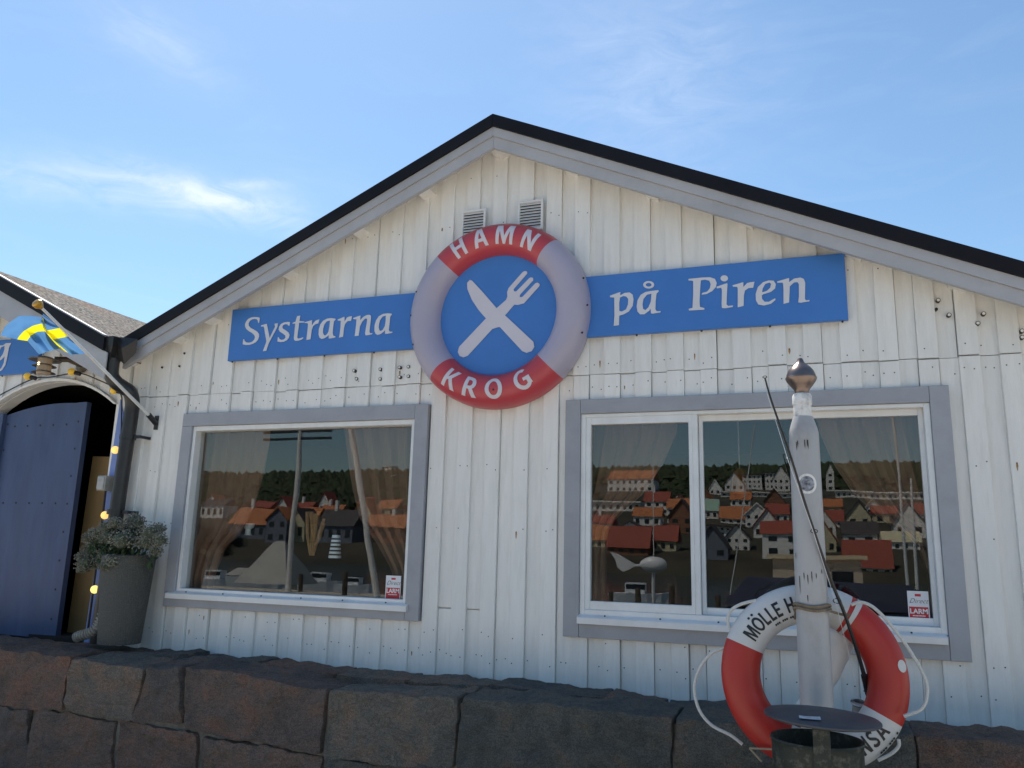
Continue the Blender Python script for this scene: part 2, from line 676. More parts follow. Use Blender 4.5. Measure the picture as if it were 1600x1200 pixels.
# roof, edge trims, bargeboards, purlins
XL, XR = -4.78, 2.35
rf = MB()
rf.prism([(XL, roof_z(XL, 0.012)), (XP, ZP - 0.012), (XR, roof_z(XR, 0.012)), (XR, roof_z(XR, 0.1)), (XP, ZP - 0.1), (XL, roof_z(XL, 0.1))], -0.16, 8.3)
roof = rf.build('roof', m_roofing, house)
for nm, t0, t1, y0, y1, m in (('roof_edge', 0.0, 0.086, -0.222, -0.1602, m_black), ('bargeboard', 0.0865, 0.150, -0.206, -0.1604, m_greyl), ('bargeboard', 0.1505, 0.230, -0.192, -0.1606, m_greyl)):
    for side in (-1, 1):
        xe = XL if side < 0 else XR
        xm = XP + side * 0.0008
        mb = MB()
        mb.prism([(xm, ZP - t0), (xe, roof_z(xe, t0)), (xe, roof_z(xe, t1)), (xm, ZP - t1)], y0, y1)
        mb.build(nm, m, house)
for x in [P(a, b, -0.05).x for a, b in ((283, 545), (334, 507), (455, 440), (565, 378), (668, 315))] + [XP] + [P(a, b, -0.05).x for a, b in ((893, 272), (1018, 312), (1165, 360), (1334, 411), (1497, 455))]:
    mb = MB()
    zt = roof_z(x, 0.102)
    if abs(x - XP) < 0.01:
        mb.prism([(x - 0.055, zt - 0.10), (x, zt - 0.13), (x + 0.055, zt - 0.10), (x + 0.055, zt - 0.026), (x, zt - 0.002), (x - 0.055, zt - 0.026)], -0.159, 0.019)
    else:
        sgn = 1 if x > XP else -1
        hw = 0.04
        mb.prism([(x - hw, roof_z(x - hw, 0.104)), (x + hw, roof_z(x + hw, 0.104)), (x + hw, roof_z(x + hw, 0.104) - 0.085), (x - hw, roof_z(x - hw, 0.104) - 0.085)], -0.159, 0.019)
    mb.build('purlin', m_plank, house)
# soffit boards between the bargeboard and the wall
for side in (-1, 1):
    xe = XL if side < 0 else XR
    mb = MB()
    mb.prism([(XP + side * 0.002, ZP - 0.1005), (xe, roof_z(xe, 0.1005)), (xe, roof_z(xe, 0.1035)), (XP + side * 0.002, ZP - 0.1035)], -0.1585, 0.018)
    mb.build('soffit_board', m_plank, house)

mb = MB()
mb.prism([(XL - 0.002, roof_z(XL, 0.09)), (X0, roof_z(X0, 0.09)), (X0, roof_z(X0, 0.135)), (XL - 0.002, roof_z(XL, 0.135))], -0.07, 0.3)
mb.build('eave_board', m_plank, house)

# louvred vents
def vent(pc, wd, hg):
    a, b = pc
    p = P(a, b, -0.03)
    mb = MB()
    x0, x1, z0, z1 = p.x - wd / 2, p.x + wd / 2, p.z - hg / 2, p.z + hg / 2
    e = 0.014
    mb.box(x0, x1, -0.04, -0.022, z0, z0 + e).box(x0, x1, -0.04, -0.022, z1 - e, z1)
    mb.box(x0, x0 + e, -0.04, -0.022, z0 + e, z1 - e).box(x1 - e, x1, -0.04, -0.022, z0 + e, z1 - e)
    v = mb.build('vent', m_white, house)
    bk = MB().box(x0 + e, x1 - e, -0.0235, -0.0225, z0 + e, z1 - e).build('vent_backing', m_nail, v)
    n = 9
    for i in range(n):
        z = z0 + e + (z1 - z0 - 2 * e) * (i + 0.5) / n
        mb = MB()
        s = (z1 - z0 - 2 * e) / n
        mb.add([(x0 + e, -0.041, z - s * 0.36), (x1 - e, -0.041, z - s * 0.36), (x1 - e, -0.027, z + s * 0.42), (x0 + e, -0.027, z + s * 0.42),
                (x0 + e, -0.037, z - s * 0.44), (x1 - e, -0.037, z - s * 0.44), (x1 - e, -0.025, z + s * 0.34), (x0 + e, -0.025, z + s * 0.34)],
               [(0, 1, 2, 3), (4, 7, 6, 5), (0, 4, 5, 1), (3, 2, 6, 7), (0, 3, 7, 4), (1, 5, 6, 2)])
        mb.build('slat', m_white, v)


vent((740, 351), 0.175, 0.21)
vent((829, 337), 0.175, 0.21)

# windows
def casing_boards(W, win, full_sides):
    ox0, ox1, oz0, oz1 = W['o']
    ix0, ix1, iz0, iz1 = W['i']
    y0, y1 = -0.047, 0.0
    g_ = 0.0015
    if full_sides:
        rects = [(ox0, ix0, oz0, oz1), (ix1, ox1, oz0, oz1), (ix0 + g_, ix1 - g_, iz1, oz1), (ix0 + g_, ix1 - g_, oz0, iz0)]
    else:
        rects = [(ox0, ix0, iz0 + g_, iz1 - g_), (ix1, ox1, oz0, oz1), (ox0, ix1 - g_, iz1, oz1), (ox0, ix1 - g_, oz0, iz0)]
    for q, r in enumerate(rects):
        MB().bev(r[0], r[1], y0 + (0.001 if q > 1 else 0), y1, r[2], r[3], 0.002).build('casing_board', m_grey, win)


def frame_mb(x0, x1, z0, z1, y0, y1, e, eb=None, et=None):
    eb = eb or e
    et = et or e
    mb = MB()
    mb.bev(x0, x0 + e, y0, y1, z0, z1, 0.0025).bev(x1 - e, x1, y0, y1, z0, z1, 0.0025)
    mb.bev(x0 + e, x1 - e, y0 + 0.0006, y1, z1 - et, z1, 0.0025).bev(x0 + e, x1 - e, y0 + 0.0006, y1, z0, z0 + eb, 0.0025)
    return mb


def sill(x0, x1, z, win):
    mb = MB()
    mb.add([(x0, 0.0, z + 0.03), (x1, 0.0, z + 0.03), (x1, -0.066, z + 0.008), (x0, -0.066, z + 0.008),
            (x0, -0.072, z - 0.03), (x1, -0.072, z - 0.03), (x1, 0.0, z - 0.03), (x0, 0.0, z - 0.03), (x0, -0.0722, z + 0.003), (x1, -0.0722, z + 0.003)],
           [(3, 2, 1, 0), (8, 9, 2, 3), (4, 5, 9, 8), (7, 6, 5, 4), (0, 1, 6, 7), (0, 7, 4, 8, 3), (1, 2, 9, 5, 6)])
    s_ = mb.build('sill', m_white, win)
    n = MB()
    for q in range(6):
        x = x0 + (x1 - x0) * (q + 0.5) / 6
        n.sphere((x, -0.045, z + 0.0165), 0.0055, 8, 4)
    stuff_(n.build('sill_screw', m_nail, s_))


# left picture window
ix0, ix1, iz0, iz1 = LW['i']
fm = frame_mb(ix0 + 0.001, ix1 - 0.001, iz0 + 0.001, iz1 - 0.001, -0.03, 0.06, 0.026, None, 0.034)
lwin = fm.build('window', m_white, house, label='single wide picture window left of the middle planks')
casing_boards(LW, lwin, False)
MB().box(ix0 + 0.028, ix1 - 0.028, 0.030, 0.036, iz0 + 0.028, iz1 - 0.036).build('pane', m_glass, lwin)
sill(ix0 - 0.055, ix1 + 0.02, iz0 - 0.012, lwin)
# right sliding window
ix0, ix1, iz0, iz1 = RW['i']
fm = frame_mb(ix0 + 0.001, ix1 - 0.001, iz0 + 0.001, iz1 - 0.001, -0.032, 0.07, 0.03, 0.035, 0.022)
rwin = fm.build('window', m_white, house, label='two part sliding window behind the lifebuoy')
casing_boards(RW, rwin, True)
sill(ix0 - 0.004, ix1 - 0.01, iz0 - 0.012, rwin)
xm0, xm1 = -0.612, -0.567
s1 = frame_mb(ix0 + 0.031, xm1, iz0 + 0.036, iz1 - 0.022, -0.026, 0.014, 0.03, 0.048, 0.044)
s1.bev(xm0 - 0.006, xm0 + 0.016, -0.029, 0.0, iz0 + 0.037, iz1 - 0.023, 0.003)
sash1 = s1.build('sash', m_white, rwin)
MB().box(ix0 + 0.061, xm0 - 0.002, -0.002, 0.004, iz0 + 0.084, iz1 - 0.066).build('pane', m_glass, rwin)
s2 = frame_mb(xm1 + 0.0005, ix1 - 0.031, iz0 + 0.036, iz1 - 0.022, 0.016, 0.05, 0.024, 0.04, 0.036)
sash2 = s2.build('sash', m_white, rwin)
MB().box(xm1 + 0.024, ix1 - 0.054, 0.032, 0.038, iz0 + 0.075, iz1 - 0.058).build('pane', m_glass, rwin)
# gap shadow lists between panes and inner edges come from the depth of the frames

# curtains inside
def curtain(edge_x, curve, Y, label, side):
    """curve: list of pixels down the free edge; edge_x: fixed edge in metres"""
    pts = [P(px, py, Y) for px, py in curve]
    mb = MB()
    nu, nv = 46, 40
    vs = []
    for j in range(nv + 1):
        tt = j / nv
        z = pts[0].z + (pts[-1].z - pts[0].z) * tt
        xx = pts[-1].x
        for a, b in zip(pts, pts[1:]):
            if b.z <= z <= a.z:
                kf = (a.z - z) / max(a.z - b.z, 1e-6)
                xx = a.x + (b.x - a.x) * kf
                break
        for i in range(nu + 1):
            u = i / nu
            x = edge_x + (xx - edge_x) * u
            vs.append((x, Y + 0.02 * math.sin(u * 34 + 0.6 * math.sin(tt * 3)) + 0.008 * math.sin(u * 71 + tt * 4), z))
    mb.add(vs, [(j * (nu + 1) + i, (j + 1) * (nu + 1) + i, (j + 1) * (nu + 1) + i + 1, j * (nu + 1) + i + 1) for j in range(nv) for i in range(nu)])
    o = mb.build('curtain', m_curtain, None, smooth=True)
    tag(o, label, 'curtain', 'beige curtains behind the windows')


YC = 0.13
curtain(-4.32, [(424, 600), (424, 640), (421, 690), (412, 740), (399, 790), (378, 830), (350, 860), (335, 900), (330, 960)], YC, 'beige curtain at the left side of the single picture window', -1)
curtain(-2.30, [(533, 600), (533, 640), (540, 690), (547, 740), (553, 770), (563, 810), (590, 850), (612, 890), (618, 950)], YC, 'beige curtain at the right side of the single picture window', 1)
curtain(-1.34, [(1062, 600), (1062, 640), (1056, 680), (1036, 725), (1005, 772), (966, 808), (950, 830), (948, 880), (946, 970)], YC, 'beige curtain tied back at the left of the sliding window', -1)
curtain(0.72, [(1270, 600), (1270, 630), (1282, 680), (1302, 725), (1332, 770), (1372, 808), (1402, 828), (1432, 850), (1450, 900), (1452, 990)], YC, 'beige curtain swept back at the right of the sliding window', 1)

# things standing inside the single picture window
m_stalk = mat('dried_ochre_stalks', (0.30, 0.16, 0.06), 0.8, var=0.25, nscale=30)
r9 = random.Random(4)
b0 = P(487, 868, 0.30)
vz = thing('dried_bouquet', (b0.x, 0.30, b0.z), 'bunch of ochre dried stalks standing inside the single picture window', 'dried flowers')
for q in range(9):
    tp = P(482 + q * 3.4 + r9.uniform(-3, 3), 812 + r9.uniform(-16, 18), 0.30 + r9.uniform(-0.03, 0.03))
    mb = MB()
    mb.tube([b0 + Vector((r9.uniform(-.02, .02), 0, 0)), (b0 + tp) / 2 + Vector((r9.uniform(-.02, .02), 0, 0)), tp], [0.006, 0.014, 0.009 + 0.012 * r9.random()], 6)
    mb.build('stalk', m_stalk, vz)
l0 = P(523, 872, 0.26)
lt_ = thing('white_lantern', (l0.x, 0.26, l0.z), 'small white tapering lantern inside the single picture window', 'lantern')
l1 = P(525, 836, 0.26).z
mb = MB()
mb.lathe([(0.045, l0.z), (0.028, l1), (0.0, l1)], (l0.x, 0.26, 0), 16)
mb.build('tower', m_white, lt_)
for q in range(5):
    z_ = l0.z + (l1 - l0.z) * (0.15 + 0.17 * q)
    mb = MB()
    rr_ = 0.0455 - 0.017 * (0.15 + 0.17 * q)
    mb.lathe([(rr_, -0.006), (rr_ + 0.003, 0.0), (rr_, 0.006)], (l0.x, 0.26, z_), 16)
    mb.build('band', m_nail, lt_)
c0 = P(387, 836, 0.28)
cp_ = thing('white_goblet', (c0.x, 0.28, c0.z), 'white goblet shaped candle holder inside the single picture window', 'candle holder')
mb = MB()
z1_ = P(388, 818, 0.28).z
mb.lathe([(0.03, c0.z), (0.022, c0.z + 0.01), (0.02, c0.z + (z1_ - c0.z) * 0.5), (0.04, c0.z + (z1_ - c0.z) * 0.7), (0.045, z1_), (0.04, z1_), (0.0, z1_ - 0.03)], (c0.x, 0.28, 0), 18)
mb.build('goblet', m_white, cp_, smooth=True)

# pendant lamp inside the right window
p = P(1156, 752, 1.1)
pend = thing('pendant_lamp', (p.x, 1.1, p.z - 0.08), 'copper pendant lamp on a white cord behind the sliding window', 'lamp')
m_copper = mat('copper_shade', (0.42, 0.17, 0.07), 0.35, metal=0.4)
mb = MB()
mb.lathe([(0.0, 0.09), (0.03, 0.085), (0.045, 0.06), (0.06, -0.08), (0.055, -0.08), (0.04, 0.05)], p, 20)
mb.build('lamp_shade', m_copper, pend, smooth=True)
mb = MB()
mb.tube([p + Vector((0, 0, 0.088)), Vector((p.x, 1.1, 2.61))], 0.004, 6)
mb.build('cord', m_white, pend)

# ------------------------------------------------------------------ left boathouse with arched door
XP2, SL2 = -6.36, 0.483
ZP2 = 3.059 + SL2 * (-4.811 - XP2)


def roof2(x, drop=0.0):
    return ZP2 - SL2 * abs(x - XP2) - drop


BX0, BX1 = -8.6, -4.868
AC, AHW, ASP, ATOP = -5.648, 0.668, 2.62, 2.83


def arch_z(x, grow=0.0):
    """height of the arched opening at x"""
    hw = AHW + grow
    h = ATOP + grow - ASP
    rad = (hw * hw + h * h) / (2 * h)
    u = min(abs(x - AC), hw)
    return ATOP + grow - rad + math.sqrt(max(rad * rad - u * u, 0))


boat = thing('boathouse', (-6.4, 2.0, 0.85), 'white plank building with arched blue door at the left', 'building')
wl = MB()
n = 16
top = [(BX1, roof2(BX1, 0.13)), (XP2, ZP2 - 0.13), (BX0, roof2(BX0, 0.13))]
arc = [(AC - AHW + 2 * AHW * i / n, arch_z(AC - AHW + 2 * AHW * i / n)) for i in range(n + 1)]
wl.prism([(BX0, BASE), (AC - AHW, BASE)] + arc + [(AC + AHW, BASE), (BX1, BASE)] + top, 0.02, 0.12)
core2 = wl.build('wall', m_wallcore, boat)
k = -28
while True:
    xr = K0 + PITCH * k
    if xr - 0.3 > BX1:
        break
    for cover in (True, False):
        if cover:
            a, b, y0, y1 = xr - 0.098, xr, -0.020, 0.0195
        else:
            a, b, y0, y1 = xr + 0.001, xr + PITCH - 0.099, 0.0, 0.0195
        a, b = max(a, BX0), min(b, BX1 - 0.002)
        if b - a < 0.02:
            continue
        if b > AC - AHW and a < AC + AHW:
            mb = MB()
            a2, b2 = a, b
            tz = [arch_z(x, 0.03) for x in (a, b)]
            mb.prism([(a, tz[0]), (b, tz[1]), (b, roof2(b, 0.135)), (a, roof2(a, 0.135))], y0 + rnd.uniform(-0.003, 0.003), y1)
            mb.build('plank', m_plank, core2)
        else:
            mb = MB()
            xs = [a] + ([XP2] if a < XP2 < b else []) + [b]
            mb.prism([(a, BASE), (b, BASE)] + [(x, roof2(x, 0.135)) for x in reversed(xs)], y0 + rnd.uniform(-0.003, 0.003), y1)
            mb.build('plank', m_plank, core2)
    k += 1
# arched trim
mb = MB()
out = [(AC - (AHW + 0.024) + 2 * (AHW + 0.024) * i / n, arch_z(AC - (AHW + 0.024) + 2 * (AHW + 0.024) * i / n, 0.024)) for i in range(n + 1)]
for i in range(n):
    mb.prism([arc[i], arc[i + 1], out[i + 1], out[i]], -0.045, 0.0)
mb.build('arch_trim', m_plank, boat)
# dark room behind the arch
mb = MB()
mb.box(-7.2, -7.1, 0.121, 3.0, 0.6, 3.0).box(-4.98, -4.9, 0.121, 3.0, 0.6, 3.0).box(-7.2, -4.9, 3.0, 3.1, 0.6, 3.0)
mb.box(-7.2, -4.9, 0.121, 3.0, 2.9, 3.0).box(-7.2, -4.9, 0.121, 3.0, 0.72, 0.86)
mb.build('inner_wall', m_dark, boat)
# blue door leaf, set back in the arch, made of boards
dx0, dx1 = -6.235, -5.30
lf = MB()


def leaf_top(x):
    return 2.655 - 0.055 * ((x + 5.55) / 0.5) ** 2 if x < -5.4 else 2.655


door = thing('door_root', (0, 0, 0), None, None)
bpy.data.objects.remove(door)
leafm = MB()
xs = [dx0 + (dx1 - dx0) * i / 24 for i in range(25)]


def dy(x):
    return 0.05 + 0.10 * (x - dx0) / (dx1 - dx0)


dsc = 1.0
vs = []
for x in xs:
    for z in (0.86, leaf_top(x)):
        vs.append((x * (1 + dy(x) / 4.7), dy(x), 1.6 + (z - 1.6) * (1 + dy(x) / 4.7)))
nv = len(vs)
vs += [(x, y + 0.045, z) for x, y, z in vs]
fs = []
for i in range(24):
    a = 2 * i
    fs += [(a, a + 2, a + 3, a + 1), (nv + a, nv + a + 1, nv + a + 3, nv + a + 2), (a + 1, a + 3, nv + a + 3, nv + a + 1)]
fs += [(0, 1, nv + 1, nv), (48, nv + 48, nv + 49, 49)]
leafm.add(vs, fs)
leaf = leafm.build('door', m_bluedoor, boat, label='wide blue door leaf with arched top')
sx = 1.01
# framing strip along the hinge side and bolts
mb = MB()
mb.box(dx0 * sx - 0.01, dx0 * sx + 0.07, 0.022, 0.055, 0.87, 2.60)
mb.build('door_edge_strip', m_bluedoor, leaf)
for xb in (0.02, 0.42, 0.98):
    x = dx0 + (dx1 - dx0) * xb
bolts = MB()
for fx in (0.11, 0.93):
    for i in range(8):
        x = dx0 + (dx1 - dx0) * fx
        z = 1.0 + 1.5 * i / 7
        bolts.sphere((x * (1 + dy(x) / 4.7), dy(x), 1.6 + (z - 1.6) * (1 + dy(x) / 4.7)), 0.009, 8, 5, (1, 0.5, 1))
for i in range(5):
    for zz in (1.86, 2.48):
        x = dx0 + (dx1 - dx0) * (0.2 + 0.15 * i)
        bolts.sphere((x * (1 + dy(x) / 4.7), dy(x), 1.6 + (zz - 1.6) * (1 + dy(x) / 4.7)), 0.009, 8, 5, (1, 0.5, 1))
stuff_(bolts.build('door_bolt', m_nail, leaf))
# ochre board inside the doorway
q = [P(145, 713, 0.35), P(176, 716, 0.35), P(134, 1000, 0.35), P(103, 998, 0.35)]
mb = MB()
mb.prism([(p.x, p.z) for p in (q[0], q[1] + Vector((0.25, 0, 0)), Vector((q[2].x + 0.25, 0, 0.862)), Vector((q[3].x, 0, 0.862)))], 0.35, 0.38)
mb.build('inner_panel', m_ochre, boat)
# light blue jamb board, narrow at the top
q = [P(188, 624, -0.03), P(193, 650, -0.03), P(150, 996, -0.03), P(132, 994, -0.03)]
mb = MB()
mb.prism([(q[0].x, q[0].z), (q[1].x, q[1].z), (q[2].x, 0.84), (q[3].x, 0.84)], -0.03, 0.018)
mb.build('door_jamb', m_bluejamb, boat)
# roof of the boathouse
m_shingle = mat('gritty_brown_shingle', (0.125, 0.11, 0.09), 0.95, var=0.92, nscale=36, rp=(0.42, 0.60), bump=1.0, bscale=40, dark=(0.20, 0.09, 0.035), dark_amt=0.5, dscale=2.2, detail=3.0)
BR = -4.80
rf = MB()
yb = 6.0
yf = -0.345


def rquad(a0, a1, drop):
    return [(a0, yf, roof2(a0, drop)), (a1, yf, roof2(a1, drop)), (a1, yb, roof2(a1, drop)), (a0, yb, roof2(a0, drop))]


rf.prism([(BX0 - 0.3, roof2(BX0 - 0.3, 0.0)), (XP2, ZP2), (BR, roof2(BR, 0.0)), (BR, roof2(BR, 0.12)), (XP2, ZP2 - 0.12), (BX0 - 0.3, roof2(BX0 - 0.3, 0.12))], yf, yb)
roof_b = rf.build('roof', m_shingle, boat)
for nm, t0, t1, y0, m in (('roof_edge', -0.008, 0.1, -0.372, m_black), ('bargeboard', 0.1005, 0.30, -0.356, m_greyl)):
    for side in (-1, 1):
        xe = BX0 - 0.3 if side < 0 else -4.80 + (0.03 if nm == 'bargeboard' else 0)
        mb = MB()
        xm = XP2 + side * 0.001
        mb.prism([(xm, ZP2 - t0), (xe, roof2(xe, t0)), (xe, roof2(xe, t1)), (xm, ZP2 - t1)], y0, yf - 0.001)
        mb.build(nm, m, boat)
m_flash = mat('bright_metal_flashing', (0.30, 0.30, 0.32), 0.5, metal=0.3, var=0.03)
mb = MB()
mb.prism([(XP2 + 0.002, ZP2 + 0.019), (-4.81, roof2(-4.81) + 0.019), (-4.81, roof2(-4.81) + 0.0085), (XP2 + 0.002, ZP2 + 0.0085)], -0.374, -0.335)
mb.build('flashing', m_flash, boat)

# downpipe in the valley between the roofs
m_pipe = mat('black_downpipe_paint', (0.02, 0.02, 0.022), 0.35, var=0.3, nscale=8, dark=(0.06, 0.055, 0.05), dark_amt=0.3)
pts = [P(176, 560, -0.28), P(174, 585, -0.27), P(181, 597, -0.24), P(192, 605, -0.19), P(203, 613, -0.15), P(207, 630, -0.11), P(204, 655, -0.1), P(197, 700, -0.1), P(188, 760, -0.1), P(180, 815, -0.1), P(160, 940, -0.1)]
pts[-1] = Vector((pts[-1].x, -0.1, 0.87))
fine = []
for a in range(len(pts) - 1):
    p0, p1, p2, p3 = pts[max(a - 1, 0)], pts[a], pts[a + 1], pts[min(a + 2, len(pts) - 1)]
    for i in range(5):
        u = i / 5
        fine.append(0.5 * ((2 * p1) + (p2 - p0) * u + (2 * p0 - 5 * p1 + 4 * p2 - p3) * u * u + (3 * p1 - p0 - 3 * p2 + p3) * u ** 3))
fine.append(pts[-1])
mb = MB()
mb.tube(fine, 0.052, 16)
pipe = mb.build('downpipe', m_pipe, house, smooth=True)
hop = MB()
c = P(174, 545, -0.28)
vs = []
for z, wx, wy in ((c.z - 0.10, 0.05, 0.05), (c.z - 0.05, 0.06, 0.055), (c.z + 0.01, 0.085, 0.07), (c.z + 0.075, 0.09, 0.075)):
    vs += [(c.x - wx, c.y - wy, z), (c.x + wx, c.y - wy, z), (c.x + wx, c.y + wy, z), (c.x - wx, c.y + wy, z)]
fs = []
for i in range(3):
    for kk in range(4):
        k2 = (kk + 1) % 4
        fs.append((4 * i + kk, 4 * i + k2, 4 * i + 4 + k2, 4 * i + 4 + kk))
hop.add(vs, fs)
hop.build('hopper', m_pipe, pipe)
lead = MB()
a = P(186, 540, -0.30)
lead.add([a + Vector(v) for v in ((-0.06, 0, 0.07), (0.05, 0.0, 0.06), (0.14, 0.03, 0.05), (0.12, 0.05, -0.05), (0.05, 0.02, -0.14), (-0.02, 0.02, -0.09), (0.05, -0.02, -0.03))],
         [(0, 6, 1), (1, 6, 2), (2, 6, 3), (3, 6, 4), (4, 6, 5), (5, 6, 0)])
lead.build('valley_flap', m_pipe, pipe)
for py in (683, 800):
    c = P(200 - (py - 683) * 0.17, py, -0.1)
    mb = MB()
    mb.lathe([(0.054, -0.018), (0.058, -0.018), (0.058, 0.018), (0.054, 0.018)], c, 18)
    mb.box(c.x + 0.05, c.x + 0.12, -0.105, -0.095, c.z - 0.012, c.z + 0.012)
    mb.box(c.x + 0.1, c.x + 0.12, -0.095, 0.0, c.z - 0.01, c.z + 0.01)
    mb.build('pipe_bracket', m_pipe, pipe)
# cream corner board behind the pipe
m_cream = mat('peeling_cream_paint', (0.62, 0.55, 0.40), 0.7, var=0.1, nscale=10, dark=(0.35, 0.24, 0.12), dark_amt=0.7, dscale=14)
MB().box(-4.857, -4.80, -0.028, -0.0225, 0.7, 2.74).build('corner_board', m_cream, house)

# === STONE ===
# ------------------------------------------------------------------ stone wall
m_stone = bpy.data.materials.new('rough_granite')
m_stone.use_nodes = True
t = m_stone.node_tree
b = t.nodes['Principled BSDF']
co = t.nodes.new('ShaderNodeTexCoord').outputs['Object']
oi = t.nodes.new('ShaderNodeObjectInfo').outputs['Random']
base = nramp(t, oi, [(0.0, (0.10, 0.104, 0.10)), (0.25, (0.135, 0.14, 0.122)), (0.42, (0.115, 0.112, 0.106)), (0.58, (0.18, 0.122, 0.098)), (0.78, (0.185, 0.165, 0.138)), (1.0, (0.085, 0.09, 0.09))])
pat = nramp(t, nnoise(t, co, 4.0, 7.0, 0.65, 0.8), [(0.38, (0.72, 0.74, 0.76)), (0.5, (1, 0.98, 0.95)), (0.62, (1.30, 1.02, 0.88))])
c1 = nmix(t, 1.0, base, pat, 'MULTIPLY')
gr = nramp(t, nnoise(t, co, 150.0, 4.0, 0.8), [(0.33, 0.45), (0.5, 1.0), (0.66, 1.75)])
c1 = nmix(t, 0.8, c1, nmix(t, 1.0, c1, gr, 'MULTIPLY'))
veinv = nramp(t, nnoise(t, nmap(t, co, (1.2, 1, 3.0), (0, 0.6, 0)), 5.0, 9.0, 0.7, 2.0), [(0.47, 0.0), (0.5, 0.6), (0.53, 0.0)])
c1 = nmix(t, veinv, c1, (0.05, 0.045, 0.04))
lich = nramp(t, nnoise(t, co, 40.0, 8.0, 0.78), [(0.62, 0.0), (0.70, 0.45)])
c1 = nmix(t, lich, c1, (0.30, 0.29, 0.24))
t.links.new(c1, b.inputs['Base Color'])
b.inputs['Roughness'].default_value = 0.9
bn = t.nodes.new('ShaderNodeBump')
bn.inputs['Strength'].default_value = 1.0
bn.inputs['Distance'].default_value = 0.03
hsum = nmath(t, 'ADD', nnoise(t, co, 12.0, 10.0, 0.74), nmath(t, 'MULTIPLY', nnoise(t, co, 110.0, 4.0, 0.75), 0.30))
t.links.new(hsum, bn.inputs['Height'])
t.links.new(bn.outputs[0], b.inputs['Normal'])
m_mortar = mat('crumbling_mortar', (0.19, 0.175, 0.145), 0.95, var=0.3, nscale=30, bump=0.9, bscale=60)

YF = -0.62
swall = thing('stone_wall', (-1.5, -0.35, 0.0), 'low rough stone wall running along under the white planks', 'wall')


def interp(tab, x):
    for (a, b), (c, d) in zip(tab, tab[1:]):
        if a <= x <= c:
            return b + (d - b) * (x - a) / (c - a)
    return tab[0][1] if x < tab[0][0] else tab[-1][1]


BACK = [(-120, 985), (0, 991), (60, 993), (225, 1013), (300, 1018), (400, 1024), (500, 1036), (640, 1051), (700, 1057), (760, 1059), (820, 1062), (900, 1075), (1000, 1081), (1045, 1091), (1200, 1096), (1420, 1126), (1600, 1150), (1760, 1172)]


def stone(fr_, y_front, y_back, zb_back, zt_back, seed, nu=30, nv=16, nw=9, rough=0.015, tuck=0.03):
    """block from four front corners (x, z): top-left, top-right, bottom-right, bottom-left"""
    tl, tr_, br, bl = fr_
    mb = MB()
    idx = {}
    vs = []

    def corner(u, v, w_):
        xt = tl[0] + (tr_[0] - tl[0]) * u
        zt = tl[1] + (tr_[1] - tl[1]) * u
        xb = bl[0] + (br[0] - bl[0]) * u
        zb = bl[1] + (br[1] - bl[1]) * u
        zt2 = zt_back[0] + (zt_back[1] - zt_back[0]) * u
        zb2 = zb_back if zb_back is not None else zb
        x = xb + (xt - xb) * v
        zf = zb + (zt - zb) * v
        zk = zb2 + (zt2 - zb2) * v
        return Vector((x, y_front + (y_back - y_front) * w_, zf + (zk - zf) * w_))

    def vert(i, j, l):
        if (i, j, l) in idx:
            return idx[i, j, l]
        u, v, w_ = i / nu, j / nv, l / nw
        p = corner(u, v, w_)
        # rounded corners: pull towards the block's middle near edges
        cx = corner(0.5, 0.5, 0.5)
        wx = (corner(1, v, w_) - corner(0, v, w_)).length
        e = 0.012
        du, dv, dw = min(u, 1 - u) * wx, min(v, 1 - v) * 0.4, min(w_, 1 - w_) * abs(y_back - y_front)
        a = [max(0, e - d) / e for d in (du, dv, dw)]
        pull = 0.005 * (a[0] * a[1] + a[1] * a[2] + a[0] * a[2])
        if pull:
            p = p + (cx - p).normalized() * pull
        q = p * 3.2 + Vector((seed * 7.7, seed * 3.1, 0))
        q2 = p * 11 + Vector((seed, 0, seed * 2))
        n1 = noise.noise_vector(q)
        n2 = noise.noise_vector(q2)
        q3 = p * 27 + Vector((0, seed, 0))
        n3 = noise.noise_vector(q3)
        fr_n = noise.fractal(p * 9 + Vector((seed * 1.7, 0, 0)), 0.75, 2.1, 6)
        rid = abs(noise.noise(p * 6.5 + Vector((0, seed * 2.3, 0))))
        p = p + n1 * rough * 1.5 + n2 * rough * 0.7 + n3 * rough * 0.3
        if l == 0 and 0 < j:
            p.y += -0.010 * fr_n + 0.022 * (rid - 0.2)
        if j == nv:
            p.z += 0.008 * fr_n - 0.012 * (rid - 0.2)
        if l == 0:
            p.y = min(p.y, y_front + 0.016)
        idx[i, j, l] = len(vs)
        vs.append(p)
        return idx[i, j, l]

    fs = []
    for i in range(nu):
        for j in range(nv):
            fs.append((vert(i, j, 0), vert(i + 1, j, 0), vert(i + 1, j + 1, 0), vert(i, j + 1, 0)))
    for i in range(nu):
        for l in range(nw):
            fs.append((vert(i, nv, l), vert(i + 1, nv, l), vert(i + 1, nv, l + 1), vert(i, nv, l + 1)))
    for j in range(nv):
        for l in range(nw):
            fs.append((vert(0, j, l), vert(0, j + 1, l), vert(0, j + 1, l + 1), vert(0, j, l + 1)))
            fs.append((vert(nu, j, l), vert(nu, j, l + 1), vert(nu, j + 1, l + 1), vert(nu, j + 1, l)))
    mb.add(vs, fs)
    return mb.build('stone', m_stone, swall, smooth=True)


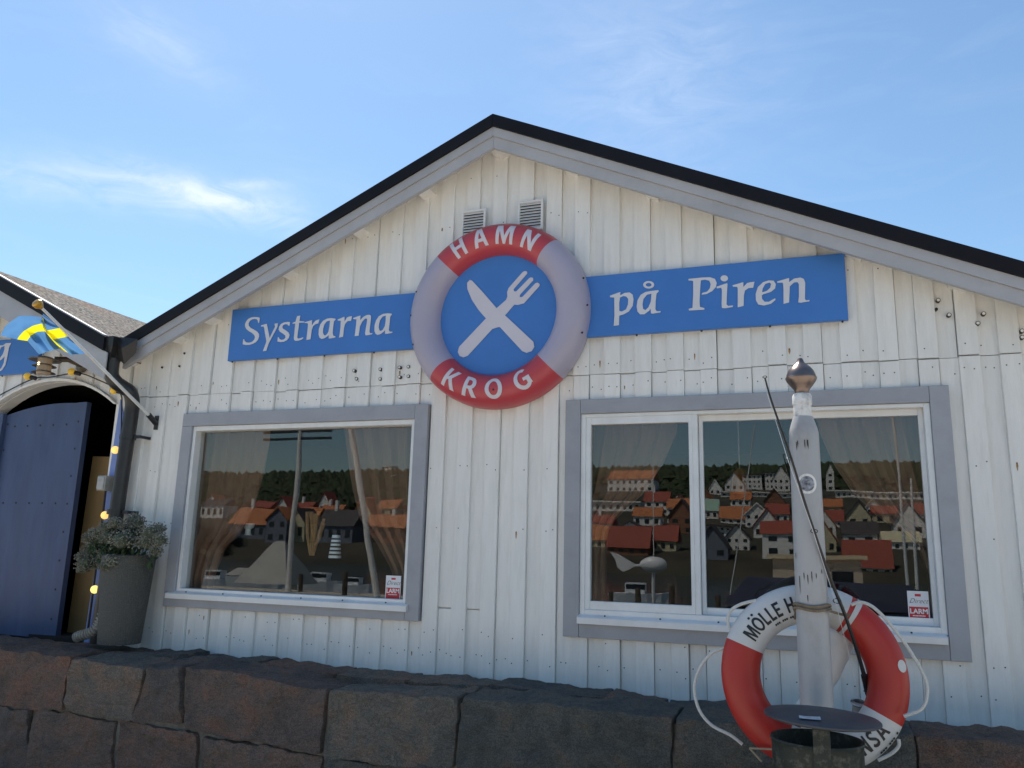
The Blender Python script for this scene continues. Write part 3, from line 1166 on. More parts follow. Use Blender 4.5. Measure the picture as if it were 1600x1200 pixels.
top_st = [((-330, 985), (-120, 1000), (-120, 1085), (-330, 1068)), ((-118, 1000), (109, 1026), (97, 1110), (-118, 1086)), ((113, 1026), (223, 1041), (203, 1128), (99, 1111)), ((227, 1042), (283, 1043), (282, 1133), (206, 1129)),
          ((288, 1040), (508, 1078), (502, 1180), (287, 1137)), ((516, 1079), (716, 1091), (707, 1197), (507, 1186)),
          ((722, 1090), (1052, 1120), (1050, 1232), (713, 1202)), ((1056, 1121), (1425, 1150), (1440, 1262), (1054, 1236)), ((1429, 1152), (1800, 1180), (1830, 1290), (1444, 1262))]
seed = 1
for q in top_st:
    fr_ = [(P(*c, YF).x, P(*c, YF).z) for c in q]
    fr_ = [(fr_[0][0] - 0.004, fr_[0][1]), (fr_[1][0] + 0.004, fr_[1][1]), (fr_[2][0] + 0.004, fr_[2][1] - 0.006), (fr_[3][0] - 0.004, fr_[3][1] - 0.006)]
    stone(fr_, YF, -0.30, None, (fr_[0][1] + 0.012, fr_[1][1] + 0.012), seed, nu=90 if q[1][0] - q[0][0] > 150 else 40, nv=40)
    seed += 1
# back row of cap stones against the planks
bk = [-330, -60, 160, 245, 330, 440, 560, 665, 790, 960, 1046, 1260, 1440, 1640, 1800]
for a, b in zip(bk, bk[1:]):
    pa, pb = P(a + 1.5, interp(BACK, a), -0.05), P(b - 1.5, interp(BACK, b), -0.05)
    fz = [PZ(a, 0, 1).z, 0]
    x0, x1 = pa.x, pb.x
    za, zb = pa.z, pb.z
    fr_ = [(x0 + 0.004, za + 0.0), (x1 - 0.004, zb + 0.0), (x1 - 0.004, 0.6), (x0 + 0.004, 0.6)]
    stone(fr_, -0.335, -0.03, 0.6, (za, zb), seed + 20, nu=40, nv=6, nw=24, rough=0.013)
    seed += 1
low = [(-330, -120), (-116, 46), (51, 178), (183, 308), (314, 503), (509, 703), (709, 900), (905, 1180), (1186, 1500), (1506, 1830)]
for q, (a, b) in enumerate(low):
    ya = lambda x: interp([(-330, 1070), (-118, 1088), (97, 1112), (203, 1130), (283, 1136), (330, 1161), (502, 1183), (707, 1201), (1050, 1242), (1440, 1270), (1830, 1296)], x)
    pa, pb = P(a, ya(a), YF), P(b, ya(b), YF)
    fr_ = [(pa.x, pa.z), (pb.x, pb.z), (pb.x + 0.03, 0.01), (pa.x + 0.02, 0.01)]
    stone(fr_, YF + 0.004, -0.3, None, (pa.z, pb.z), seed + 40, nu=70, nv=44, nw=4, rough=0.018)
    seed += 1
mo = MB()
nxm = 240
vs = []
for i in range(nxm + 1):
    x = -7.8 + 9.9 * i / nxm
    for z in (0.0, 0.25, 0.45, 0.6, 0.72, 0.80):
        vs.append((x, YF + 0.030 + 0.012 * noise.noise((x * 9, z * 14, 3)), z))
    vs.append((x, -0.06, 0.80))
fs = []
for i in range(nxm):
    for j in range(6):
        fs.append((i * 7 + j, (i + 1) * 7 + j, (i + 1) * 7 + j + 1, i * 7 + j + 1))
mo.add(vs, fs)
mo.build('mortar', m_mortar, swall, smooth=True)
# terrace fill under both buildings
tg = MB().box(-9, 3, -0.028, 9, 0.0, 0.615).build('terrace', m_mortar)
tag(tg, 'filled quay terrace carrying the white buildings', None, kind='structure')

# === OBJECTS ===
# ------------------------------------------------------------------ signs
YS = -0.062


def ZM(ox, oy, sc, Y):
    """maps tracing coordinates of an enlarged photo crop to the plane y = Y"""
    return lambda a, b: tuple(P(ox + a / sc, oy + b / sc, Y))


def board(name, x0, x1, z0, z1, y0, label):
    c_ = ((x0 + x1) / 2, y0, (z0 + z1) / 2)
    s_ = thing(name, (c_[0], -0.03, c_[2]), label, 'sign')
    MB().bev(x0, x1, y0 + 0.001, -0.03, z0, z1, 0.003).build('board', m_blue, s_)
    n_ = MB()
    k_ = int((x1 - x0) / 0.35) + 1
    for i in range(k_):
        n_.sphere((x0 + 0.03 + (x1 - x0 - 0.06) * i / max(k_ - 1, 1), y0 + 0.02, z0 - 0.004), 0.007, 6, 4)
    stuff_(n_.build('screw', m_nail, s_))
    return s_


tlp, brp = P(361, 484, YS), P(357, 564, YS)
trp, rbp = P(1319, 395, YS), P(1326, 499, YS)
zt_, zb_ = (tlp.z + trp.z) / 2, (brp.z + rbp.z) / 2
sgl = board('blue_sign', (tlp.x + brp.x) / 2, -2.30, zb_, zt_, YS, 'blue sign board reading Systrarna at the left of the round sign')
sgr = board('blue_sign', -1.33, (trp.x + rbp.x) / 2, zb_, zt_, YS, 'blue sign board reading på Piren at the right of the round sign')
YL = YS - 0.0035
f6 = ZM(330, 450, 9.229, YL)
f7 = ZM(490, 440, 9.229, YL)
f8 = ZM(930, 420, 4.571, YL)


def ell(cx, cy, rx, ry, n=20):
    return [(cx + rx * math.cos(2 * math.pi * i / n), cy + ry * math.sin(2 * math.pi * i / n)) for i in range(n)]


GL = [
    (f6, [[(703, 430), (690, 505), (676, 500), (672, 470), (655, 450), (625, 445), (590, 452), (558, 475), (540, 510), (543, 545), (570, 575), (620, 600), (665, 630), (690, 665), (692, 700), (675, 745), (645, 780), (600, 805), (550, 820), (500, 822), (453, 812), (462, 740), (475, 738), (483, 765), (510, 785), (550, 788), (590, 775), (620, 745), (632, 710), (622, 680), (590, 650), (540, 620), (505, 590), (488, 555), (488, 520), (505, 480), (535, 445), (575, 425), (625, 418), (670, 420)]]),
    (f6, [[(718, 540), (802, 515), (815, 580), (838, 690), (842, 720), (900, 600), (920, 560), (912, 515), (962, 508), (955, 560), (930, 610), (860, 740), (825, 810), (795, 905), (745, 912), (752, 890), (790, 790), (795, 770), (790, 730), (775, 650), (765, 580), (755, 555), (722, 556)]]),
    (f6, [[(1138, 490), (1128, 545), (1108, 540), (1100, 525), (1065, 522), (1040, 535), (1025, 560), (1035, 585), (1075, 610), (1115, 640), (1130, 675), (1122, 715), (1090, 755), (1045, 775), (1000, 780), (955, 772), (960, 710), (975, 710), (985, 735), (1015, 748), (1050, 740), (1072, 715), (1068, 685), (1030, 655), (990, 630), (972, 600), (978, 560), (1005, 520), (1045, 498), (1095, 488)]]),
    (f6, [[(1172, 515), (1174, 503), (1215, 485), (1228, 440), (1240, 405), (1285, 398), (1272, 478), (1345, 482), (1340, 498), (1268, 502), (1262, 560), (1245, 680), (1242, 715), (1258, 730), (1290, 722), (1325, 710), (1330, 722), (1300, 745), (1255, 760), (1215, 762), (1195, 745), (1192, 715), (1200, 640), (1212, 512)]]),
    (f6, [[(1345, 494), (1455, 462), (1452, 540), (1475, 505), (1500, 475), (1525, 462), (1562, 452), (1545, 512), (1505, 520), (1470, 550), (1450, 610), (1432, 740), (1370, 750), (1378, 700), (1390, 600), (1396, 520), (1388, 506), (1348, 506)]]),
    (f7, [[(318, 548), (295, 570), (285, 640), (275, 740), (285, 780), (318, 790), (312, 805), (255, 818), (218, 820), (218, 770), (205, 785), (160, 815), (115, 828), (85, 808), (72, 765), (75, 690), (95, 620), (135, 565), (190, 535), (250, 525), (315, 535)], [(235, 560), (190, 575), (155, 620), (138, 680), (135, 730), (145, 765), (165, 778), (190, 760), (215, 720), (230, 640)]]),
    (f7, [[(345, 548), (445, 505), (447, 575), (480, 520), (510, 505), (555, 497), (540, 565), (490, 570), (455, 610), (440, 660), (425, 795), (365, 808), (375, 760), (388, 650), (392, 565), (350, 562)]]),
    (f7, [[(568, 525), (675, 488), (672, 555), (720, 505), (770, 480), (810, 478), (828, 495), (828, 530), (815, 640), (805, 720), (815, 745), (848, 742), (845, 758), (790, 772), (750, 775), (742, 745), (750, 690), (768, 590), (772, 545), (760, 530), (735, 540), (700, 580), (670, 640), (650, 780), (592, 788), (600, 730), (612, 620), (618, 545), (575, 540)]]),
    (f7, [[(1130, 475), (1108, 500), (1100, 570), (1085, 690), (1095, 720), (1137, 722), (1135, 738), (1070, 752), (1030, 755), (1030, 700), (1015, 720), (970, 755), (925, 770), (895, 755), (877, 710), (880, 630), (900, 560), (940, 500), (1000, 465), (1065, 457), (1125, 462)], [(1040, 490), (995, 505), (960, 555), (945, 610), (940, 660), (950, 700), (970, 712), (1000, 690), (1028, 640), (1040, 560)]]),
]
GR = [
    (f8, [[(105, 192), (180, 165), (178, 190), (210, 172), (245, 168), (268, 185), (274, 220), (268, 265), (240, 305), (205, 325), (172, 335), (170, 402), (132, 408), (138, 330), (136, 205), (108, 204)], [(178, 205), (172, 240), (172, 300), (190, 305), (220, 290), (234, 255), (236, 215), (222, 198), (200, 195)]]),
    (f8, [[(455, 160), (438, 178), (432, 230), (430, 290), (440, 303), (468, 302), (466, 312), (410, 320), (398, 318), (396, 285), (385, 300), (350, 325), (320, 325), (302, 305), (296, 270), (302, 225), (325, 185), (360, 165), (400, 158), (450, 152)], [(402, 178), (370, 185), (345, 215), (338, 255), (342, 285), (358, 295), (380, 275), (397, 235)]], [ell(382, 114, 40, 27), ell(382, 114, 21, 13)]),
    (f8, [[(666, 72), (760, 62), (820, 60), (855, 72), (868, 100), (862, 130), (835, 160), (795, 180), (760, 185), (765, 172), (800, 162), (818, 140), (825, 110), (815, 85), (785, 78), (755, 82), (752, 110), (745, 230), (748, 272), (780, 280), (780, 292), (670, 298), (668, 286), (695, 278), (700, 180), (700, 90), (692, 84), (667, 84)]]),
    (f8, [[(866, 128), (942, 102), (945, 110), (940, 200), (938, 255), (950, 265), (985, 262), (982, 272), (930, 282), (905, 280), (903, 250), (905, 150), (900, 135), (870, 140)]], [ell(922, 68, 27, 22)]),
    (f8, [[(980, 118), (1058, 95), (1058, 130), (1085, 102), (1110, 95), (1138, 92), (1128, 135), (1095, 138), (1070, 155), (1062, 190), (1060, 265), (1018, 275), (1018, 200), (1018, 135), (1010, 128), (985, 128)]]),
    (f8, [[(1290, 110), (1285, 140), (1255, 165), (1200, 182), (1190, 190), (1192, 215), (1210, 235), (1240, 235), (1285, 210), (1288, 222), (1255, 250), (1205, 262), (1165, 255), (1148, 225), (1146, 180), (1162, 130), (1200, 95), (1240, 82), (1275, 85)], [(1245, 98), (1215, 108), (1196, 140), (1192, 168), (1225, 158), (1250, 135), (1256, 108)]]),
    (f8, [[(1300, 90), (1385, 65), (1385, 95), (1420, 70), (1465, 62), (1490, 72), (1500, 100), (1498, 215), (1505, 225), (1532, 222), (1530, 232), (1470, 242), (1450, 240), (1455, 200), (1455, 110), (1445, 95), (1420, 98), (1390, 125), (1385, 240), (1345, 250), (1345, 150), (1342, 105), (1335, 98), (1302, 100)]]),
]
for lst, root in ((GL, sgl), (GR, sgr)):
    for ent in lst:
        mb = MB()
        for loops in ent[1:]:
            mb.flat(loops, ent[0])
        mb.build('letter', m_letter, root)
# blue sign on the boathouse, cut by the picture edge
xa, xb = P(60, 555, YS).x, P(-380, 560, YS).x
za, zc = P(30, 584, YS).z, P(30, 529, YS).z
sgb = board('blue_sign', xb, xa, za, zc, YS, 'blue sign board ending in a letter g over the arched door')
fg = ZM(0, 400, 6.667, YL)
mb = MB()
mb.flat([[(30, 930), (62, 908), (118, 905), (95, 950), (75, 1060), (55, 1140), (20, 1190), (-20, 1210), (-60, 1205), (-60, 1190), (-20, 1195), (15, 1165), (40, 1110), (48, 1045), (10, 1085), (-30, 1098), (-50, 1080), (-50, 1030), (-30, 960), (0, 930)],
         [(48, 935), (15, 950), (-8, 990), (-12, 1050), (0, 1062), (30, 1020), (45, 975)]], fg)
mb.build('letter', m_letter, sgb)

# round lifebuoy sign
RC = Vector((-1.81, -0.1, 3.08))
RR = 0.614
ring_s = thing('round_sign', (RC.x, -0.06, RC.z), 'round red and lilac lifebuoy sign reading Hamn Krog with knife and fork', 'sign')


def on_ring(ang, rr):
    """ang clockwise from the top"""
    return RC.x + rr * math.sin(ang), RC.z + rr * math.cos(ang)


RMID, RMIN, RDEP = 0.8255 * RR, 0.1745 * RR, 0.115


def ring_y(rr):
    u = max(-1, min(1, (rr - RMID) / RMIN))
    return -0.075 - RDEP * math.sqrt(max(0, 1 - u * u))


for a0, a1, m in ((-45, 42, m_red), (42, 135, m_lilac), (135, 226, m_red), (226, 315, m_lilac)):
    mb = MB()
    na, nc = 26, 20
    vs = []
    for i in range(na + 1):
        a = R_(a0 + (a1 - a0) * i / na)
        for j in range(nc + 1):
            th = math.pi * j / nc
            rr = RMID - RMIN * math.cos(th)
            x, z = on_ring(a, rr)
            vs.append((x, -0.075 - RDEP * math.sin(th), z))
        for rr in (RMID + RMIN, RMID - RMIN):
            x, z = on_ring(a, rr)
            vs.append((x, -0.03, z))
    st = nc + 3
    fs = []
    for i in range(na):
        for j in range(st):
            j2 = (j + 1) % st
            fs.append((i * st + j, (i + 1) * st + j, (i + 1) * st + j2, i * st + j2))
    fs.append(tuple(range(st)))
    fs.append(tuple(na * st + j for j in reversed(range(st))))
    mb.add(vs, fs)
    mb.build('ring_segment', m, ring_s, smooth=True)
mb = MB()
mb.lathe([(RR * 0.66, 0.0), (RR * 0.66, 0.02), (0, 0.0201)], (RC.x, -0.062, RC.z), 64, Vector((0, -1, 0)))
disc = mb.build('disc', m_blue, ring_s)
# HAMN / KROG, bent over the ring
m_ltr2 = mat('pale_lilac_print', (0.64, 0.61, 0.67), 0.4, var=0.03)


def arcp(cx_, cy_, rx, ry, a0, a1, n):
    return [(cx_ + rx * math.cos(R_(a0 + (a1 - a0) * i / n)), cy_ + ry * math.sin(R_(a0 + (a1 - a0) * i / n))) for i in range(n + 1)]


LETTERS = {
    'H': (0.72, [[(0, 0), (.2, 0), (.2, .41), (.52, .41), (.52, 0), (.72, 0), (.72, 1), (.52, 1), (.52, .59), (.2, .59), (.2, 1), (0, 1)]]),
    'A': (0.86, [[(0, 0), (.21, 0), (.28, .23), (.58, .23), (.65, 0), (.86, 0), (.55, 1), (.31, 1)], [(.335, .4), (.525, .4), (.43, .76)]]),
    'M': (1.05, [[(0, 0), (.19, 0), (.25, .66), (.45, 0), (.60, 0), (.80, .66), (.86, 0), (1.05, 0), (.97, 1), (.71, 1), (.525, .38), (.34, 1), (.08, 1)]]),
    'N': (0.76, [[(0, 0), (.19, 0), (.19, .64), (.54, 0), (.76, 0), (.76, 1), (.57, 1), (.57, .36), (.22, 1), (0, 1)]]),
    'K': (0.76, [[(0, 0), (.2, 0), (.2, .38), (.28, .45), (.53, 0), (.77, 0), (.44, .56), (.74, 1), (.5, 1), (.27, .63), (.2, .55), (.2, 1), (0, 1)]]),
    'R': (0.72, [[(0, 0), (.2, 0), (.2, .38), (.3, .38), (.5, 0), (.74, 0), (.50, .42), (.6, .5), (.66, .62), (.66, .75), (.6, .88), (.48, .97), (.32, 1), (0, 1)], [(.2, .54), (.2, .84), (.32, .84), (.42, .8), (.46, .7), (.42, .58), (.32, .54)]]),
    'O': (0.92, [arcp(.46, .5, .46, .52, 0, 345, 23), arcp(.46, .5, .25, .35, 0, 345, 23)]),
    'G': (0.84, [arcp(.46, .5, .46, .52, 50, 318, 18) + [(.84, .10), (.84, .54), (.47, .54), (.47, .38), (.63, .38), (.63, .21)] + arcp(.47, .5, .26, .35, 300, 62, 16)]),
}


def ring_letter(ch, ang, flip=False, size=0.125):
    adv, loops = LETTERS[ch]
    pts = [p for l in loops for p in l]
    tri = tessellate_polygon([[Vector((p[0], p[1], 0)) for p in l] for l in loops])
    mb = MB()
    bm = bmesh.new()
    bv = [bm.verts.new(((p[0] - adv / 2) * size, p[1] * size, 0)) for p in pts]
    for f in tri:
        try:
            bm.faces.new([bv[i] for i in f])
        except ValueError:
            pass
    for cut in range(1, 12):
        bmesh.ops.bisect_plane(bm, geom=bm.verts[:] + bm.edges[:] + bm.faces[:], plane_co=(0, size * cut / 12, 0), plane_no=(0, 1, 0))
    bm.verts.index_update()
    out = []
    for v in bm.verts:
        u, q = v.co.x, v.co.y - size / 2
        rr = RMID + (-q if flip else q + 0.002)
        a = ang + (-u if flip else u) / RMID
        x, z = on_ring(a, rr)
        out.append((x, ring_y(rr) - 0.003, z))
    mb.add(out, [tuple(v.index for v in f.verts) for f in bm.faces])
    bm.free()
    mb.build('letter', m_ltr2, ring_s)


for ch, a in (('H', -29), ('A', -11), ('M', 8.5), ('N', 28.5)):
    ring_letter(ch, R_(a))
for ch, a in (('K', 211), ('R', 194.5), ('O', 176.5), ('G', 155)):
    ring_letter(ch, R_(a), True)
fk = ZM(620, 330, 3.75, -0.086)
mb = MB()
mb.flat([[(522, 628), (365, 795), (357, 825), (368, 848), (390, 856), (415, 848), (560, 690), (600, 678), (635, 610), (688, 548), (710, 549), (745, 540), (835, 440), (838, 428), (825, 418), (812, 422), (735, 503), (720, 503), (722, 490), (800, 405), (798, 390), (785, 388), (775, 393), (700, 470), (688, 470), (684, 458), (765, 365), (764, 354), (750, 350), (738, 356), (655, 450), (646, 475), (648, 500), (640, 520), (585, 568)]], fk)
mb.build('fork', m_ltr2, ring_s)
fk2 = ZM(620, 330, 3.75, -0.0875)
mb = MB()
mb.flat([[(428, 402), (412, 420), (413, 455), (440, 520), (480, 580), (522, 628), (570, 670), (605, 680), (735, 820), (760, 830), (790, 820), (806, 795), (800, 765), (632, 608), (585, 568), (500, 470), (440, 406)]], fk2)
mb.build('knife', m_ltr2, ring_s)
scr = MB()
for px, py in ((655, 459), (646, 495), (649, 540), (913, 436), (919, 478), (911, 521), (777, 612)):
    p = P(px, py, -0.12)
    u = math.hypot(p.x - RC.x, p.z - RC.z)
    scr.sphere((p.x, ring_y(min(u, RR * 0.97)) - 0.001, p.z), 0.007, 8, 5, (1, 0.5, 1))
stuff_(scr.build('screw', m_nail, ring_s))

# alarm stickers on the panes
def sticker(px0, py0, px1, py1, Y, label):
    a, b = P(px0, py0, Y), P(px1, py1, Y)
    s_ = thing('alarm_sticker', ((a.x + b.x) / 2, Y, b.z), label, 'sticker', 'alarm stickers on the windows')
    x0, x1, z1, z0 = a.x, b.x, a.z, b.z
    wd, hg = x1 - x0, z1 - z0
    MB().box(x0, x1, Y, Y + 0.0008, z0, z1).build('backing', mat('sticker_white', (0.72, 0.72, 0.74), 0.4, var=0.02), s_)
    mr = mat('sticker_red', (0.52, 0.02, 0.03), 0.4, var=0.03)
    MB().box(x0 + wd * 0.05, x1 - wd * 0.05, Y - 0.0006, Y - 0.0001, z0 + hg * 0.03, z0 + hg * 0.50).build('red_panel', mr, s_)
    MB().box(x0 + wd * 0.36, x1 - wd * 0.36, Y - 0.0006, Y - 0.0001, z1 - hg * 0.17, z1 - hg * 0.09).build('emblem', mr, s_)
    mwh = mat('sticker_print_white', (0.8, 0.8, 0.8), 0.4)
    mbk = mat('sticker_print_black', (0.02, 0.02, 0.02), 0.4)
    for txt, cx, z, size, m, sh_, bo in (('LARM', 0.5, 0.29, 0.34 * wd, mwh, 0, 0.001), ('Direct', 0.5, 0.62, 0.34 * wd, mbk, 0.45, -0.0005), ('OMEDELBAR', 0.5, 0.20, 0.12 * wd, mwh, 0, 0)):
        if txt == 'OMEDELBAR':
            mb = MB()
            for i in range(9):
                xx = x0 + wd * (0.2 + 0.067 * i)
                mb.add([(xx, Y - 0.0011, z0 + hg * 0.20), (xx + wd * 0.045, Y - 0.0011, z0 + hg * 0.20), (xx + wd * 0.045, Y - 0.0011, z0 + hg * 0.235), (xx, Y - 0.0011, z0 + hg * 0.235)], [(0, 1, 2, 3)])
            mb.build('small_print', m, s_)
            continue
        vs, fs = text_loops(txt, size, bo, sh_)
        mb = MB()
        cxm = x0 + wd * cx
        mb.add([(cxm + v[0], Y - 0.0011, z0 + hg * z + v[1]) for v in vs], fs)
        mb.build('lettering', m, s_)


sticker(603.5, 899, 625, 938, 0.0285, 'red and white alarm sticker at the corner of the single picture window')
sticker(1417, 923, 1454, 974, 0.0305, 'red and white alarm sticker at the corner of the sliding window')

# ------------------------------------------------------------------ vent post with finial
YP = -1.10
m_post = mat('grey_white_painted_pipe', (0.40, 0.40, 0.41), 0.38, var=0.05, nscale=4, stretch=(2, 2, 1), dark=(0.20, 0.17, 0.14), dark_amt=0.4, dscale=4)
m_postw = mat('white_collar_paint', (0.75, 0.74, 0.72), 0.4, var=0.05, nscale=8, dark=(0.08, 0.07, 0.06), dark_amt=0.6, dscale=22)
m_finial = mat('dull_brown_metal', (0.23, 0.18, 0.16), 0.28, metal=0.85, var=0.15, nscale=10)
pz = lambda py: P(1252, py, YP).z
pxm = 3.31 / FPX * 1.01
px_top, px_bot = P(1251, 620, YP).x, P(1278, 1090, YP).x
post = thing('vent_post', (px_bot, YP, 0.0), 'grey pipe post with pointed metal finial in front of the sliding window', 'post')
xb_ = px_bot


def px_at(z):
    return px_top + (px_bot - px_top) * (pz(620) - z) / (pz(620) - pz(1090))


cx = (px_top + px_bot) / 2
mb = MB()
zs = [(22.5, 675), (15.5, 652)]
mb.lathe([(24.0 * pxm, 0.0 - 0.01), (24.0 * pxm, 1.0), (22.6 * pxm, pz(690)), (22.4 * pxm, pz(676)), (21.0 * pxm, pz(670)), (15.6 * pxm, pz(653)), (15.2 * pxm, pz(652))], (cx, YP, 0), 40)
mb.build('pipe', m_post, post, smooth=True)
mb = MB()
mb.lathe([(13.8 * pxm, pz(652)), (13.8 * pxm, pz(633)), (14.9 * pxm, pz(632.5)), (15.2 * pxm, pz(630)), (15.0 * pxm, pz(620)), (13.2 * pxm, pz(616)), (11.0 * pxm, pz(615))], (cx, YP, 0), 36)
mb.build('collar', m_postw, post, smooth=True)
mb = MB()
prof = [(11, 615), (11, 612), (13, 608), (18, 602), (22.5, 596), (24.3, 592), (24.3, 590.5), (23.3, 590), (22.5, 586), (20, 580), (15, 574), (9.5, 569.5), (6, 566), (4.4, 562), (3.3, 560), (0, 559)]
mb.lathe([(r * pxm, pz(y)) for r, y in prof], (cx, YP, 0), 40)
mb.build('finial', m_finial, post, smooth=True)
# round printed sticker on the post (plain ring and face-like blot kept abstract)
stp = P(1261, 755, YP - 0.085)
m_ink = mat('blue_black_ink', (0.03, 0.04, 0.07), 0.5, var=0.6, nscale=180)
def on_post(u, v, off):
    rad = 23.0 * pxm + off
    a = u / rad
    return (cx + rad * math.sin(a), YP - rad * math.cos(a), v)
u0, v0 = (stp.x - cx) * 1.05, stp.z
def polar_on_post(r0, r1, off, nr=6, n_=28):
    m_ = MB()
    vs_ = []
    for q in range(nr + 1):
        r = r0 + (r1 - r0) * q / nr
        for k_ in range(n_):
            a_ = 2 * math.pi * k_ / n_
            vs_.append(on_post(u0 + r * math.cos(a_), v0 + 1.05 * r * math.sin(a_), off))
    m_.add(vs_, [(q * n_ + k_, q * n_ + (k_ + 1) % n_, (q + 1) * n_ + (k_ + 1) % n_, (q + 1) * n_ + k_) for q in range(nr) for k_ in range(n_)])
    return m_


polar_on_post(0.030, 0.040, 0.0022, 2).build('round_sticker', m_postw, post)
polar_on_post(0.0006, 0.030, 0.0022).build('sticker_print', mat('sticker_print_mottle', (0.22, 0.23, 0.26), 0.5, var=1.0, nscale=55), post)
# scratches
mb = MB()
for a, b, ln in ((1244, 690, 14), (1246, 688, 10), (1257, 687, 15), (1261, 687, 12), (1262, 687, 16), (1240, 864, 10), (1248, 900, 30), (1262, 898, 16), (1275, 896, 9), (1285, 890, 8), (1262, 930, 12), (1256, 895, 12), (1268, 893, 18)):
    p0 = P(a, b, YP - 0.065)
    p1 = P(a, b + ln, YP - 0.065)
    uu = (p0.x - cx) * 1.04
    mb.flat([[(uu - 0.0016, p0.z), (uu + 0.0016, p0.z), (uu + 0.0022, (p0.z + p1.z) / 2), (uu + 0.0008, p1.z), (uu - 0.0015, (p0.z + p1.z) / 2)]], lambda s_, q_: on_post(s_, q_, 0.0025))
stuff_(mb.build('scratch', m_nail, post))

# ------------------------------------------------------------------ lifebuoy tied behind the post
YB = -0.965
bc = P(1271, 1057, YB)
BO = (P(1420, 1050, YB).x - P(1123, 1050, YB).x) / 2
BR_ = BO * 0.215
BM = BO - BR_
m_bred = mat('lifebuoy_red', (0.44, 0.026, 0.016), 0.4, var=0.08, nscale=6, dark=(0.25, 0.02, 0.03), dark_amt=0.35, dscale=3)
m_bwhite = mat('lifebuoy_white', (0.62, 0.61, 0.59), 0.4, var=0.05, nscale=5, dark=(0.34, 0.31, 0.26), dark_amt=0.6, dscale=4)
buoy = thing('lifebuoy', (bc.x, YB, bc.z - BO), 'red and white ring lifebuoy lettered MÖLLE tied behind the post', 'lifebuoy')
yawb = Matrix.Rotation(R_(10), 3, 'Z') @ Matrix.Rotation(R_(-4), 3, 'X')


def buoy_pt(a, rr, front=True, th=None, off=0.0):
    """a clockwise from top; th angle round the tube (0 = outer, pi/2 = front)"""
    if th is None:
        u = max(-1, min(1, (rr - BM) / BR_))
        th = math.acos(u)
    r2 = BR_ + off
    rad = BM + r2 * math.cos(th)
    loc = Vector((rad * math.sin(a), -r2 * 0.72 * math.sin(th), rad * math.cos(a)))
    return bc + yawb @ loc


segs = ((-68, 28, m_bwhite), (28, 31.5, m_bred), (31.5, 35, m_bwhite), (35, 118, m_bred), (118, 207, m_bwhite), (207, 292, m_bred))
for a0, a1, m in segs:
    mb = MB()
    na, nc = max(2, int((a1 - a0) / 3)), 24
    vs = []
    for i in range(na + 1):
        a = R_(a0 + (a1 - a0) * i / na)
        for j in range(nc):
            vs.append(buoy_pt(a, 0, th=2 * math.pi * j / nc))
    fs = []
    for i in range(na):
        for j in range(nc):
            j2 = (j + 1) % nc
            fs.append((i * nc + j, i * nc + j2, (i + 1) * nc + j2, (i + 1) * nc + j))
    mb.add(vs, fs)
    mb.build('ring_segment', m, buoy, smooth=True)
m_btext = mat('black_print', (0.015, 0.015, 0.018), 0.5)


def ribbon(path, wd):
    n_ = len(path)
    l_, r_ = [], []
    for q in range(n_):
        a_, b_ = path[max(q - 1, 0)], path[min(q + 1, n_ - 1)]
        dx_, dy_ = b_[0] - a_[0], b_[1] - a_[1]
        m_ = math.hypot(dx_, dy_)
        l_.append((path[q][0] - dy_ / m_ * wd / 2, path[q][1] + dx_ / m_ * wd / 2))
        r_.append((path[q][0] + dy_ / m_ * wd / 2, path[q][1] - dx_ / m_ * wd / 2))
    return l_ + r_[::-1]


LETTERS['L'] = (0.58, [[(0, 0), (.58, 0), (.58, .18), (.2, .18), (.2, 1), (0, 1)]])
LETTERS['E'] = (0.6, [[(0, 0), (.6, 0), (.6, .18), (.2, .18), (.2, .42), (.54, .42), (.54, .59), (.2, .59), (.2, .82), (.59, .82), (.59, 1), (0, 1)]])
LETTERS['S'] = (0.68, [ribbon([(.06, .22), (.14, .13), (.27, .09), (.42, .10), (.54, .17), (.57, .28), (.52, .39), (.40, .47), (.27, .54), (.15, .62), (.11, .73), (.16, .84), (.28, .90), (.42, .91), (.54, .87), (.61, .79)], .19)])


def buoy_letter(ch, ang, size, rr0, flip=False, cond=0.74):
    adv, loops = LETTERS['O' if ch == 'Ö' else ch]
    sets = [loops]
    if ch == 'Ö':
        sets += [[arcp(.27, 1.2, .11, .085, 0, 330, 11)], [arcp(.65, 1.2, .11, .085, 0, 330, 11)]]
    bm = bmesh.new()
    for lp in sets:
        pts = [p for l in lp for p in l]
        tri = tessellate_polygon([[Vector((p[0], p[1], 0)) for p in l] for l in lp])
        bv = [bm.verts.new(((p[0] - adv / 2) * size * cond, p[1] * size, 0)) for p in pts]
        for f in tri:
            try:
                bm.faces.new([bv[i] for i in f])
            except ValueError:
                pass
    for c_ in range(1, 9):
        bmesh.ops.bisect_plane(bm, geom=bm.verts[:] + bm.edges[:] + bm.faces[:], plane_co=(0, size * c_ / 9, 0), plane_no=(0, 1, 0))
    bm.verts.index_update()
    out = []
    for v in bm.verts:
        q = v.co.y - size * 0.5
        rr = rr0 - q if flip else rr0 + q
        a = ang + (-v.co.x if flip else v.co.x) / rr0
        out.append(buoy_pt(a, rr, off=0.002))
    mb = MB()
    mb.add(out, [tuple(v.index for v in f.verts) for f in bm.faces])
    bm.free()
    mb.build('letter', m_btext, buoy)


for ch, a in zip('MÖLLEHAMN', (-56.5, -47.5, -40, -34, -27.8, -17.2, -9.8, -0.5, 9)):
    buoy_letter(ch, R_(a), 0.060, BM + 0.004)
for ch, a in zip('HANSA', (163, 154.5, 146, 137.5, 129)):
    buoy_letter(ch, R_(a), 0.066, BM + 0.006, True)
